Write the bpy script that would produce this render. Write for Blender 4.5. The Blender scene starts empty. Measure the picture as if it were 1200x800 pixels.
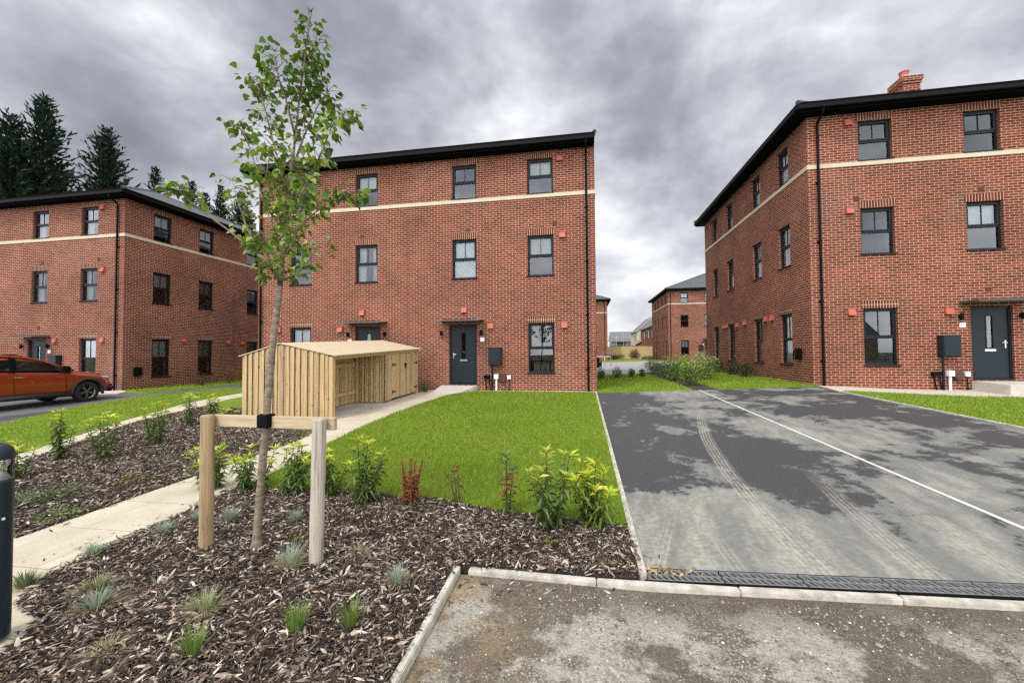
import bpy, bmesh, math, random
import numpy as np
from mathutils import Vector, Matrix
random.seed(7); rng = np.random.default_rng(11)
sc = bpy.context.scene
COL = sc.collection
R = math.radians
H = 1.6                                     # eye height above the drive

# ------------------------------------------------------------------ camera
F = 475.078; YAW = 0.1734; PITCH = 0.027; ROLL = -0.0071
fw = Vector((-math.sin(YAW), math.cos(YAW), 0)); rt = Vector((math.cos(YAW), math.sin(YAW), 0)); up = Vector((0, 0, 1))
c_, s_ = math.cos(PITCH), math.sin(PITCH)
f2 = c_*fw + s_*up; u2 = -s_*fw + c_*up
c_, s_ = math.cos(ROLL), math.sin(ROLL)
r3 = c_*rt + s_*u2; u3 = -s_*rt + c_*u2
cam = bpy.data.cameras.new('camera'); co = bpy.data.objects.new('camera', cam); COL.objects.link(co)
cam.sensor_width = 36; cam.lens = F/1200*36; cam.clip_start = 0.05; cam.clip_end = 2000
co.matrix_world = Matrix(((r3.x, u3.x, -f2.x, 0), (r3.y, u3.y, -f2.y, 0), (r3.z, u3.z, -f2.z, H), (0, 0, 0, 1)))
sc.camera = co

def ray(x, y): return f2*F + r3*(x-600) - u3*(y-400)
def at_y(x, y, Y):
    d = ray(x, y); t = Y/d.y; return Vector((d.x*t, Y, d.z*t+H))

# ------------------------------------------------------------------ terrain
GX = [-400, -60, -18.9, -3.6, 0.43, 6.8, 9.5, 14, 40, 400]
GZ = [-2.2, -1.75, -1.467, -1.30, -1.305, -1.048, -1.16, -1.17, -1.2, -1.2]
SL = 0.025
def gz(X, Y):
    return float(np.interp(X, GX, GZ)) + SL*(max(min(Y, 13.7), -12)-13.7) + H
def gzv(X, Y):
    return np.interp(X, GX, GZ) + SL*(np.clip(Y, -12, 13.7)-13.7) + H

# ------------------------------------------------------------------ tags
def tag(o, label=None, cat=None, group=None, kind=None):
    if label: o['label'] = label
    if cat: o['category'] = cat
    if group: o['group'] = group
    if kind: o['kind'] = kind
    return o
def empty(name, loc, label, cat, group=None):
    o = bpy.data.objects.new(name, None); COL.objects.link(o); o.location = loc
    o.empty_display_size = .2
    return tag(o, label, cat, group)
def adopt(o, parent):
    if parent is not None:
        o.parent = parent
        o.matrix_parent_inverse = world_of(parent).inverted()
    return o
def world_of(o):
    m = o.matrix_basis.copy()
    if o.parent is not None:
        m = world_of(o.parent) @ o.matrix_parent_inverse @ m
    return m
def copy_tree(o, parent=None):
    c = o.copy(); COL.objects.link(c)
    if parent is not None: c.parent = parent
    for ch in list(o.children): copy_tree(ch, c)
    return c

# ------------------------------------------------------------------ mesh builder
class MB:
    def __init__(s): s.v = []; s.f = []; s.m = []; s.c = None; s.uv = None
    def quad(s, a, b, c, d, mi=0):
        n = len(s.v); s.v += [tuple(a), tuple(b), tuple(c), tuple(d)]; s.f.append((n, n+1, n+2, n+3)); s.m.append(mi)
    def face(s, pts, mi=0):
        n = len(s.v); s.v += [tuple(p) for p in pts]; s.f.append(tuple(range(n, n+len(pts)))); s.m.append(mi)
    def box(s, x0, x1, y0, y1, z0, z1, mi=0):
        n = len(s.v)
        s.v += [(x, y, z) for z in (z0, z1) for y in (y0, y1) for x in (x0, x1)]
        for q in ((0, 2, 3, 1), (4, 5, 7, 6), (0, 1, 5, 4), (1, 3, 7, 5), (3, 2, 6, 7), (2, 0, 4, 6)):
            s.f.append(tuple(n+i for i in q)); s.m.append(mi)
    def obox(s, c, ax, ay, az, mi=0):        # centre + three half-axis vectors
        n = len(s.v); c = Vector(c)
        for k in (-1, 1):
            for j in (-1, 1):
                for i in (-1, 1): s.v.append(tuple(c + ax*i + ay*j + az*k))
        for q in ((0, 2, 3, 1), (4, 5, 7, 6), (0, 1, 5, 4), (1, 3, 7, 5), (3, 2, 6, 7), (2, 0, 4, 6)):
            s.f.append(tuple(n+i for i in q)); s.m.append(mi)
    def tube(s, pts, rad, n=8, cap=True, mi=0):
        pts = [Vector(p) for p in pts]
        if not hasattr(rad, '__len__'): rad = [rad]*len(pts)
        b = len(s.v); pv = None
        for i, p in enumerate(pts):
            t = (pts[min(i+1, len(pts)-1)] - pts[max(i-1, 0)]).normalized()
            if pv is None:
                pv = t.orthogonal().normalized()
            else:
                pv = (pv - t*pv.dot(t)); pv = pv.normalized() if pv.length > 1e-6 else t.orthogonal().normalized()
            q = t.cross(pv)
            for k in range(n):
                a = 2*math.pi*k/n; s.v.append(tuple(p + (pv*math.cos(a) + q*math.sin(a))*rad[i]))
        for i in range(len(pts)-1):
            for k in range(n):
                s.f.append((b+i*n+k, b+i*n+(k+1) % n, b+(i+1)*n+(k+1) % n, b+(i+1)*n+k)); s.m.append(mi)
        if cap:
            s.f.append(tuple(b+k for k in range(n))[::-1]); s.m.append(mi)
            s.f.append(tuple(b+(len(pts)-1)*n+k for k in range(n))); s.m.append(mi)
    def lathe(s, prof, c=(0, 0, 0), n=24, mi=0):
        b = len(s.v)
        for r, z in prof:
            for k in range(n):
                a = 2*math.pi*k/n; s.v.append((c[0]+r*math.cos(a), c[1]+r*math.sin(a), c[2]+z))
        for i in range(len(prof)-1):
            for k in range(n):
                s.f.append((b+i*n+k, b+i*n+(k+1) % n, b+(i+1)*n+(k+1) % n, b+(i+1)*n+k)); s.m.append(mi)
    def mesh(s, name, mats, smooth=False, bevel=0):
        me = bpy.data.meshes.new(name)
        me.from_pydata(s.v, [], s.f)
        for m in (mats if isinstance(mats, (list, tuple)) else [mats]): me.materials.append(m)
        me.polygons.foreach_set('material_index', s.m)
        if bevel:
            bm = bmesh.new(); bm.from_mesh(me)
            bmesh.ops.remove_doubles(bm, verts=bm.verts, dist=1e-5)
            bmesh.ops.bevel(bm, geom=[e for e in bm.edges if len(e.link_faces) == 2 and e.calc_face_angle(0) > .5], offset=bevel, segments=2, affect='EDGES', clamp_overlap=True)
            bm.to_mesh(me); bm.free()
        boxuv(me)
        if smooth:
            me.polygons.foreach_set('use_smooth', [True]*len(me.polygons))
        me.update()
        return me
    def build(s, name, mats, parent=None, smooth=False, bevel=0):
        o = bpy.data.objects.new(name, s.mesh(name, mats, smooth, bevel)); COL.objects.link(o)
        return adopt(o, parent)
def boxuv(me):
    n = len(me.loops)
    if n == 0: return
    co_ = np.empty(len(me.vertices)*3, np.float32); me.vertices.foreach_get('co', co_); co_ = co_.reshape(-1, 3)
    vi = np.empty(n, np.int32); me.loops.foreach_get('vertex_index', vi)
    nor = np.empty(len(me.polygons)*3, np.float32); me.polygons.foreach_get('normal', nor); nor = np.abs(nor.reshape(-1, 3))
    tot = np.empty(len(me.polygons), np.int32); me.polygons.foreach_get('loop_total', tot)
    ln = np.repeat(nor, tot, axis=0); p = co_[vi]
    ax = np.argmax(ln, axis=1)
    u = np.where(ax == 0, p[:, 1], p[:, 0]); v = np.where(ax == 2, p[:, 1], p[:, 2])
    uv = me.uv_layers.new(name='UVMap'); uv.data.foreach_set('uv', np.stack([u, v], 1).astype(np.float32).ravel())

def raw(name, V, Fc, mats, cols=None, parent=None, smooth=False, mi=None):
    """numpy verts (n,3), faces (m,k) all same k"""
    me = bpy.data.meshes.new(name)
    V = np.asarray(V, np.float32); Fc = np.asarray(Fc, np.int32); k = Fc.shape[1]
    me.vertices.add(len(V)); me.vertices.foreach_set('co', V.ravel())
    me.loops.add(Fc.size); me.loops.foreach_set('vertex_index', Fc.ravel())
    me.polygons.add(len(Fc)); me.polygons.foreach_set('loop_start', np.arange(0, Fc.size, k, dtype=np.int32)); me.polygons.foreach_set('loop_total', np.full(len(Fc), k, np.int32))
    for m in (mats if isinstance(mats, (list, tuple)) else [mats]): me.materials.append(m)
    if mi is not None: me.polygons.foreach_set('material_index', np.asarray(mi, np.int32))
    me.update(calc_edges=True)
    if cols is not None:
        a = me.color_attributes.new('tone', 'FLOAT_COLOR', 'POINT')
        c4 = np.ones((len(V), 4), np.float32); c4[:, :3] = cols; a.data.foreach_set('color', c4.ravel())
    if smooth: me.polygons.foreach_set('use_smooth', [True]*len(Fc))
    o = bpy.data.objects.new(name, me); COL.objects.link(o)
    return adopt(o, parent)

# ------------------------------------------------------------------ materials
class NT:
    def __init__(s, name):
        s.mat = bpy.data.materials.new(name); s.mat.use_nodes = True; s.t = s.mat.node_tree
        s.b = s.t.nodes['Principled BSDF']; s.out = s.t.nodes['Material Output']
    def n(s, typ, ins=None, **kw):
        nd = s.t.nodes.new(typ)
        for k, v in kw.items(): setattr(nd, k, v)
        for k, v in (ins or {}).items(): s.set(nd.inputs[k], v)
        return nd
    def set(s, sock, v):
        if isinstance(v, bpy.types.NodeSocket): s.t.links.new(v, sock)
        elif isinstance(v, bpy.types.Node): s.t.links.new(v.outputs[0], sock)
        else:
            if hasattr(sock.default_value, '__len__') and not isinstance(v, (int, float)) and len(v) == 3 and len(sock.default_value) == 4: v = (*v, 1)
            sock.default_value = v
    def p(s, **kw):
        for k, v in kw.items(): s.set(s.b.inputs[k.replace('_', ' ')], v)
        return s
    def obj(s): return s.n('ShaderNodeTexCoord').outputs['Object']
    def uv(s): return s.n('ShaderNodeTexCoord').outputs['UV']
    def noise(s, vec, scale, detail=6, rough=.6, out=0, dist=0):
        return s.n('ShaderNodeTexNoise', {'Vector': vec, 'Scale': scale, 'Detail': detail, 'Roughness': rough, 'Distortion': dist}).outputs[out]
    def ramp(s, fac, stops, interp='LINEAR'):
        r = s.n('ShaderNodeValToRGB', {'Fac': fac}); cr = r.color_ramp; cr.interpolation = interp
        while len(cr.elements) < len(stops): cr.elements.new(.5)
        for e, (p, c) in zip(cr.elements, stops):
            e.position = p; e.color = (*c, 1) if hasattr(c, '__len__') else (c, c, c, 1)
        return r.outputs[0]
    def mix(s, fac, a, b, mode='MIX'):
        m = s.n('ShaderNodeMix', data_type='RGBA', blend_type=mode, clamp_factor=True)
        s.set(m.inputs['Factor'], fac); s.set(m.inputs['A'], a); s.set(m.inputs['B'], b)
        return m.outputs['Result']
    def math(s, op, a, b=0.0, c=None):
        m = s.n('ShaderNodeMath', operation=op); s.set(m.inputs[0], a); s.set(m.inputs[1], b)
        if c is not None: s.set(m.inputs[2], c)
        return m.outputs[0]
    def mapr(s, v, a, b, c=0., d=1.):
        m = s.n('ShaderNodeMapRange', {'Value': v, 'From Min': a, 'From Max': b, 'To Min': c, 'To Max': d}); m.clamp = True
        return m.outputs[0]
    def bump(s, h, strength=.3, dist=.02):
        s.set(s.b.inputs['Normal'], s.n('ShaderNodeBump', {'Height': h, 'Strength': strength, 'Distance': dist}).outputs[0])
    def xyz(s, vec):
        x = s.n('ShaderNodeSeparateXYZ', {'Vector': vec}); return x.outputs
    def vec(s, x, y, z=0.0):
        return s.n('ShaderNodeCombineXYZ', {'X': x, 'Y': y, 'Z': z}).outputs[0]

def simple(name, col, rough=.6, metal=0., var=.12, scale=6., spec=.5, bump=0.):
    t = NT(name); o = t.obj(); nz = t.noise(o, scale)
    f = t.mapr(nz, .25, .75, 1-var, 1+var)
    t.p(Base_Color=t.mix(1.0, col, t.n('ShaderNodeCombineColor', {0: f, 1: f, 2: f}).outputs[0], 'MULTIPLY'), Roughness=rough, Metallic=metal)
    t.b.inputs['Specular IOR Level'].default_value = spec
    if bump: t.bump(t.noise(o, scale*8), bump, .005)
    return t.mat

def brick_mat(name, c1, c2, mortar, soldier=False, msize=.0054):
    t = NT(name); uv = t.uv()
    if soldier:
        x = t.xyz(uv); v = t.vec(x[1], x[0])
        br = t.n('ShaderNodeTexBrick', {'Vector': v, 'Scale': 1., 'Mortar Size': msize, 'Mortar Smooth': .15, 'Bias': -.1, 'Brick Width': .6, 'Row Height': .075, 'Color1': c1, 'Color2': c2, 'Mortar': mortar}, offset=0.)
    else:
        br = t.n('ShaderNodeTexBrick', {'Vector': uv, 'Scale': 1., 'Mortar Size': msize, 'Mortar Smooth': .15, 'Bias': -.1, 'Brick Width': .225, 'Row Height': .075, 'Color1': c1, 'Color2': c2, 'Mortar': mortar}, offset=.5)
    o = t.obj()
    n1 = t.noise(o, 9., 5); n2 = t.noise(o, .7, 4); n3 = t.noise(o, 55., 3)
    col = t.mix(t.mapr(n1, .35, .7, 0, .45), br.outputs['Color'], (.075, .018, .012), 'MIX')
    col = t.mix(br.outputs['Fac'], col, mortar)
    f = t.mapr(n2, .3, .7, .80, 1.2)
    col = t.mix(1., col, t.n('ShaderNodeCombineColor', {0: f, 1: f, 2: f}).outputs[0], 'MULTIPLY')
    # lime bloom in loose patches and weather-darkened foot of the wall
    bl = t.math('MULTIPLY', t.mapr(t.noise(o, .45, 5, .65), .56, .72), t.mapr(n3, .4, .65))
    col = t.mix(t.math('MULTIPLY', bl, .15), col, (.55, .45, .34))
    f3 = t.mapr(n3, .25, .75, .85, 1.15)
    col = t.mix(1., col, t.n('ShaderNodeCombineColor', {0: f3, 1: f3, 2: f3}).outputs[0], 'MULTIPLY')
    t.p(Base_Color=col, Roughness=.9)
    t.b.inputs['Specular IOR Level'].default_value = .25
    h = t.math('SUBTRACT', t.math('MULTIPLY', n3, .35), br.outputs['Fac'])
    t.bump(h, .5, .006)
    return t.mat

C1, C2, CM = (.208, .042, .0205), (.088, .0195, .0115), (.56, .40, .275)
MAT = {}
MAT['brick'] = brick_mat('red_brick', C1, C2, CM)
MAT['soldier'] = brick_mat('soldier_brick', (.14, .032, .019), (.085, .022, .015), CM, True, .007)
MAT['stone'] = simple('cast_stone', (.53, .45, .32), .8, var=.1, scale=3, bump=.15)
MAT['anthracite'] = simple('anthracite_frame', (.009, .012, .015), .45, var=.08, spec=.25)
MAT['black'] = simple('black_plastic', (.003, .003, .0034), .6, var=.1, spec=.12)
MAT['soffit'] = simple('black_soffit', (.003, .003, .0034), .8, var=.1, spec=.05)
MAT['terracotta'] = simple('terracotta_vent', (.42, .095, .06), .6, var=.12, scale=12)
MAT['airbrick'] = simple('air_brick', (.12, .03, .02), .7)
MAT['white'] = simple('white_plastic', (.75, .76, .75), .4, var=.04)
MAT['brown'] = simple('brown_plastic', (.07, .022, .014), .5)
MAT['plaster'] = simple('inner_plaster', (.7, .7, .67), .8, var=.04)
MAT['fullblind'] = simple('white_blind', (.84, .85, .84), .8, var=.05, scale=3)
MAT['inner'] = simple('inner_paint', (.42, .41, .38), .9, var=.04)
MAT['blind'] = simple('blind_fabric', (.62, .64, .62), .85, var=.06, scale=3)
MAT['door'] = simple('door_slate_blue', (.010, .017, .023), .45, var=.06, spec=.28)
MAT['chrome'] = simple('satin_chrome', (.6, .6, .6), .25, 1., var=.05)
MAT['steel'] = simple('galvanised_steel', (.5, .51, .52), .45, .8, var=.15)
MAT['conc'] = simple('concrete', (.46, .43, .37), .85, var=.16, scale=2.5, bump=.25)
MAT['kerb'] = simple('kerb_concrete', (.42, .39, .325), .85, var=.42, scale=11, bump=.4)
MAT['pale_gravel'] = simple('pale_gravel', (.46, .42, .34), .9, var=.45, scale=45, bump=.8)

t = NT('window_glass')
fr = t.n('ShaderNodeFresnel', {'IOR': 1.65})
gl = t.n('ShaderNodeBsdfGlossy', {'Color': (.95, .97, 1.), 'Roughness': .004})
tr = t.n('ShaderNodeBsdfTransparent', {'Color': (.74, .80, .80)})
ms = t.n('ShaderNodeMixShader', {0: t.math('MULTIPLY', fr, 1.6), 1: tr, 2: gl}); t.t.links.new(ms.outputs[0], t.out.inputs['Surface'])
MAT['glass'] = t.mat

t = NT('slate_roof'); uv = t.uv()
br = t.n('ShaderNodeTexBrick', {'Vector': uv, 'Scale': 1., 'Mortar Size': .006, 'Brick Width': .33, 'Row Height': .26, 'Color1': (.075, .08, .085), 'Color2': (.05, .054, .058), 'Mortar': (.018, .018, .018)})
t.p(Base_Color=br.outputs['Color'], Roughness=.6); t.bump(br.outputs['Fac'], -.4, .01); MAT['slate'] = t.mat

def wood_mat(name, a, b, axis='z', rough=.75, knots=True):
    t = NT(name); o = t.obj(); x = t.xyz(o)
    v = {'z': t.vec(t.math('MULTIPLY', x[0], 22.), t.math('MULTIPLY', x[1], 22.), t.math('MULTIPLY', x[2], 1.3)),
         'x': t.vec(t.math('MULTIPLY', x[0], 1.3), t.math('MULTIPLY', x[1], 22.), t.math('MULTIPLY', x[2], 22.)),
         'y': t.vec(t.math('MULTIPLY', x[0], 22.), t.math('MULTIPLY', x[1], 1.3), t.math('MULTIPLY', x[2], 22.))}[axis]
    g = t.noise(v, 1.6, 6, .65, dist=.4)
    col = t.ramp(g, [(.28, b), (.5, a), (.75, tuple(min(1, q*1.18) for q in a))])
    at = t.n('ShaderNodeAttribute', attribute_name='tone')
    if knots:
        vo = t.n('ShaderNodeTexVoronoi', {'Vector': t.vec(t.math('MULTIPLY', x[0], 1.), t.math('MULTIPLY', x[1], 1.), t.math('MULTIPLY', x[2], .55)), 'Scale': 5.5})
        col = t.mix(t.mapr(vo.outputs['Distance'],   .05, .13, .8, 0.), col, tuple(q*.35 for q in b))
    t.p(Base_Color=col, Roughness=rough); t.b.inputs['Specular IOR Level'].default_value = .3
    t.bump(g, .25, .004)
    return t.mat
MAT['board'] = wood_mat('treated_softwood', (.50, .36, .18), (.31, .20, .09))
MAT['board_dark'] = wood_mat('treated_softwood_aged', (.37, .265, .145), (.22, .14, .07))
MAT['roofboard'] = wood_mat('roof_softwood', (.50, .405, .265), (.36, .28, .175), 'x')
MAT['stake_brown'] = wood_mat('stake_brown', (.36, .25, .135), (.15, .095, .05))
MAT['stake_grey'] = wood_mat('stake_grey', (.42, .375, .30), (.16, .13, .10))
MAT['rail'] = wood_mat('sawn_rail', (.47, .37, .23), (.33, .24, .14), 'x')
MAT['fence'] = wood_mat('fence_softwood', (.66, .48, .24), (.5, .35, .16))

def attr_mat(name, base, rough=.6, trans=.0, spec=.3, var=.15):
    t = NT(name); at = t.n('ShaderNodeAttribute', attribute_name='tone').outputs['Color']
    nz = t.noise(t.obj(), 30., 2); f = t.mapr(nz, .3, .7, 1-var, 1+var)
    col = t.mix(1., at, t.n('ShaderNodeCombineColor', {0: f, 1: f, 2: f}).outputs[0], 'MULTIPLY')
    t.p(Base_Color=col, Roughness=rough); t.b.inputs['Specular IOR Level'].default_value = spec
    if trans:
        tl = t.n('ShaderNodeBsdfTranslucent', {'Color': t.mix(1., col, (1.1, 1.25, .55), 'MULTIPLY')})
        m = t.n('ShaderNodeMixShader', {0: trans, 1: t.b.outputs[0], 2: tl.outputs[0]}); t.t.links.new(m.outputs[0], t.out.inputs['Surface'])
    return t.mat
MAT['leaf'] = attr_mat('leaf', None, .42, .28, .45)
MAT['blade'] = attr_mat('grass_blade', None, .6, .25, .25)
MAT['needle'] = attr_mat('conifer_needles', None, .8, 0., .1)
MAT['chip'] = attr_mat('bark_chip', None, .85, 0., .2, .3)
MAT['stem'] = simple('plant_stem', (.07, .06, .03), .8, var=.3, scale=20)
t = NT('tree_bark'); o = t.obj(); x = t.xyz(o)
n1 = t.noise(t.vec(t.math('MULTIPLY', x[0], 10.), t.math('MULTIPLY', x[1], 10.), t.math('MULTIPLY', x[2], 26.)), 1.6, 6)
col = t.ramp(n1, [(.3, (.085, .062, .044)), (.5, (.20, .155, .11)), (.72, (.30, .25, .19))])
lic = t.mapr(t.noise(o, 14., 4), .55, .68); col = t.mix(t.math('MULTIPLY', lic, .5), col, (.16, .17, .09))
t.p(Base_Color=col, Roughness=.85); t.bump(n1, .4, .006); MAT['bark'] = t.mat
MAT['conifer_bark'] = simple('conifer_bark', (.05, .036, .026), .9, var=.3, scale=4)

# --- ground materials
t = NT('lawn_grass'); o = t.obj(); n1 = t.noise(o, .9, 5); n2 = t.noise(o, 38., 4, .7)
col = t.mix(t.mapr(n1, .3, .7), (.12, .20, .015), (.21, .285, .026)); col = t.mix(t.mapr(n2, .3, .75, 0, .45), col, (.055, .10, .012))
t.p(Base_Color=col, Roughness=.9); t.b.inputs['Specular IOR Level'].default_value = .15; t.bump(n2, .8, .03); MAT['lawn'] = t.mat
t = NT('field_ground'); o = t.obj(); n1 = t.noise(o, .12, 6)
t.p(Base_Color=t.mix(t.mapr(n1, .35, .65), (.06, .085, .025), (.13, .12, .06)), Roughness=.95); MAT['field'] = t.mat
t = NT('mulch_soil'); o = t.obj(); n2 = t.noise(o, 60., 5, .7)
t.p(Base_Color=t.ramp(n2, [(.35, (.018, .012, .010)), (.55, (.05, .034, .027)), (.72, (.13, .09, .07))]), Roughness=.95); t.bump(n2, 1., .02); MAT['mulch'] = t.mat

def path_mat(name, col, bw, rh):
    t = NT(name); o = t.obj()
    br = t.n('ShaderNodeTexBrick', {'Vector': o, 'Scale': 1., 'Mortar Size': .004, 'Mortar Smooth': .3, 'Brick Width': bw, 'Row Height': rh, 'Color1': col, 'Color2': tuple(q*.9 for q in col), 'Mortar': tuple(q*.42 for q in col)}, offset=.5)
    n1 = t.noise(o, 1.7, 6, .65); n2 = t.noise(o, 60., 4, .7); n3 = t.noise(o, 6., 6, .7)
    f = t.mapr(n1, .3, .7, .82, 1.1); cc = t.mix(1., br.outputs['Color'], t.n('ShaderNodeCombineColor', {0: f, 1: f, 2: f}).outputs[0], 'MULTIPLY')
    cc = t.mix(t.mapr(n3, .55, .75, 0, .35), cc, tuple(q*.55 for q in col))
    f = t.mapr(n2, .3, .7, .88, 1.1); cc = t.mix(1., cc, t.n('ShaderNodeCombineColor', {0: f, 1: f, 2: f}).outputs[0], 'MULTIPLY')
    t.p(Base_Color=cc, Roughness=.88); t.bump(t.math('SUBTRACT', n2, br.outputs['Fac']), .35, .006)
    return t.mat
MAT['path'] = path_mat('path_slabs', (.52, .455, .335), .9, .6)
MAT['slab'] = path_mat('concrete_slab', (.5, .47, .40), 8., 8.)

# tarmac drive: dark fresh tarmac under pale dust, damp patches, dusty tyre tracks
def tarmac(name, marks=True):
    t = NT(name); o = t.obj(); x = t.xyz(o)
    fine = t.noise(o, 120., 4, .8); mid = t.noise(o, 22., 5, .6)
    st = t.vec(x[0], t.math('MULTIPLY', x[1], .8))
    big = t.noise(st, .62, 7, .62, dist=.5); big2 = t.noise(st, 2.3, 8, .70)
    dark = t.mix(t.mapr(fine, .35, .7), (.020, .0205, .021), (.088, .089, .088))
    dust = t.mix(t.mapr(mid, .3, .7), (.22, .215, .185), (.40, .38, .31)); dust = t.mix(t.mapr(fine, .40, .72, 0, .55), dust, (.09, .09, .085))
    grey = t.mix(t.mapr(fine, .35, .7), (.075, .078, .075), (.17, .172, .16))
    if marks:
        # where the dust has washed away: the back left of the bay and patches over the right bay
        nb = t.math('MULTIPLY', t.math('SUBTRACT', big2, .5), 1.6)
        xx = t.math('ADD', x[0], nb); yy = t.math('ADD', x[1], nb)
        left = t.math('MULTIPLY', t.mapr(xx, 1.0, 2.7, .115, 0.), t.math('MULTIPLY', t.mapr(yy, 4.55, 4.8), t.mapr(yy, 11.0, 13.0, 1., .6)))
        v = t.math('ADD', t.math('MULTIPLY', big, .62), t.math('MULTIPLY', big2, .38))
        thr = t.math('ADD', v, left)
        rb = t.math('MULTIPLY', t.mapr(x[0], 3.5, 4.3, 0.02, .075), t.mapr(x[1], 4.6, 6.0))
        thr = t.math('ADD', thr, rb)
        mb_ = t.math('MULTIPLY', t.math('MULTIPLY', t.mapr(x[0], 1.5, 1.9), t.mapr(x[0], 2.9, 3.2, .04, 0.)), t.math('MULTIPLY', t.mapr(x[1], 3.6, 4.2), t.mapr(x[1], 6.5, 8., 1., 0.)))
        thr = t.math('ADD', thr, mb_)
        thr = t.math('SUBTRACT', thr, t.math('MULTIPLY', t.mapr(x[1], 4.6, 3.7, 0., .12), t.mapr(x[0], 1.6, 2.4, 1., .15)))
        thr = t.math('ADD', thr, t.math('ADD', t.math('MULTIPLY', t.math('SUBTRACT', mid, .5), .10), t.math('MULTIPLY', t.math('SUBTRACT', fine, .5), .05)))
        wet = t.mapr(thr, .543, .571)
        wet2 = t.mapr(thr, .44, .54)
        col = t.mix(t.mapr(t.noise(t.vec(t.math('ADD', t.math('MULTIPLY', x[0], 3.4), t.math('MULTIPLY', x[1], -.5)), t.math('MULTIPLY', x[1], .9)), 1.1, 7, .65), .42, .60), t.mix(.35, grey, dust), dust)
        col = t.mix(t.math('MULTIPLY', wet2, .55), col, grey)
        tot = None
        for (x0, k1, k2, wd, am, y1) in ((.50, .30, 0., .085, .7, 4.6), (1.06, -.02, 0., .085, .55, 4.7), (1.60, .0, .023, .11, 1., 9.5), (2.25, .10, .03, .11, .85, 5.6), (2.76, .16, 0., .11, .7, 5.2), (4.4, .05, .02, .12, .5, 7.)):
            dy = t.math('SUBTRACT', x[1], 3.1)
            cx = t.math('ADD', t.math('MULTIPLY', dy, t.math('ADD', t.math('MULTIPLY', dy, k2), k1)), x0)
            cx = t.math('ADD', cx, t.math('MULTIPLY', t.math('SUBTRACT', t.noise(t.vec(0., x[1]), .8, 2), .5), .04))
            d = t.math('ABSOLUTE', t.math('SUBTRACT', x[0], cx))
            m = t.mapr(d, wd*.6, wd, 1., 0.)
            tread = t.mapr(t.math('SINE', t.math('MULTIPLY', t.math('SUBTRACT', x[0], cx), 150.)), -.2, .5, .35, 1.)
            m = t.math('MULTIPLY', t.math('MULTIPLY', m, tread), t.math('MULTIPLY', t.mapr(x[1], y1-1.4, y1, am, .0), t.mapr(mid, .36, .56, .25, 1.)))
            tot = m if tot is None else t.math('MAXIMUM', tot, m)
        col = t.mix(wet, col, dark)
        col = t.mix(t.math('MULTIPLY', tot, .6), col, (.40, .375, .30))
        rough = t.mapr(wet, 0, 1, .92, .62)
    else:
        wet = t.mapr(big, .45, .6)
        col = t.mix(wet, grey, dark); rough = .8
    t.p(Base_Color=col, Roughness=rough); t.b.inputs['Specular IOR Level'].default_value = .35
    t.bump(t.math('ADD', fine, t.math('MULTIPLY', mid, .4)), .5, .008)
    return t.mat
MAT['tarmac'] = tarmac('tarmac_drive'); MAT['tarmac_plain'] = tarmac('tarmac_plain', False)
t = NT('rough_road'); o = t.obj(); x = t.xyz(o)
big = t.noise(o, 1.15, 7, .62, dist=.35); mid = t.noise(o, 9., 6, .7); fine = t.noise(o, 130., 4, .8)
vo = t.n('ShaderNodeTexVoronoi', {'Vector': o, 'Scale': 62.}); vr = t.n('ShaderNodeTexVoronoi', {'Vector': o, 'Scale': 30.})
dust = t.mix(t.mapr(mid, .3, .7), (.285, .265, .22), (.45, .415, .345))
stone = t.mix(t.mapr(vo.outputs['Distance'], .1, .5), (.46, .42, .34), (.13, .115, .09))
damp = t.mix(t.mapr(fine, .3, .7), (.05, .038, .024), (.17, .14, .10))
v = t.math('ADD', t.math('MULTIPLY', big, .7), t.math('MULTIPLY', mid, .3))
col = t.mix(t.mapr(v, .45, .51), stone, dust)
col = t.mix(t.mapr(v, .60, .53, 1., 0.), col, col)
col = t.mix(t.mapr(t.math('ADD', t.noise(t.vec(t.math('ADD', x[0], 31.), x[1]), 1.3, 7, .65), t.math('MULTIPLY', mid, .18)), .58, .63, 0, .9), col, damp)
sand = t.math('MULTIPLY', t.mapr(t.math('ADD', x[0], t.math('MULTIPLY', mid, .6)), .15, -.5, 0., 1.), t.mapr(t.noise(o, 2.4, 5), .42, .6))
col = t.mix(t.math('MULTIPLY', sand, .75), col, (.36, .255, .125))
edge = t.math('MULTIPLY', t.mapr(t.math('ADD', x[1], t.math('MULTIPLY', mid, .45)), 2.75, 3.0, 0., .8), t.mapr(x[0], -.9, .2, .35, 1.))
col = t.mix(edge, col, damp)
f = t.mapr(fine, .3, .72, .62, 1.4); col = t.mix(1., col, t.n('ShaderNodeCombineColor', {0: f, 1: f, 2: f}).outputs[0], 'MULTIPLY')
cv_ = t.xyz(vo.outputs['Color'])[0]; f = t.mapr(cv_, 0., 1., .6, 1.3); col = t.mix(t.mapr(t.noise(o, 3.7, 6, .7), .42, .6), col, t.mix(1., col, t.n('ShaderNodeCombineColor', {0: f, 1: f, 2: f}).outputs[0], 'MULTIPLY'))
t.p(Base_Color=col, Roughness=.95); t.bump(t.math('ADD', t.math('MULTIPLY', vo.outputs['Distance'], -.7), fine), .9, .012); MAT['road'] = t.mat
MAT['court'] = simple('pale_tarmac_court', (.26, .26, .25), .9, var=.12, scale=1.5)
MAT['line'] = simple('white_line_paint', (.52, .51, .47), .8, var=.2, scale=14)

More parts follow.
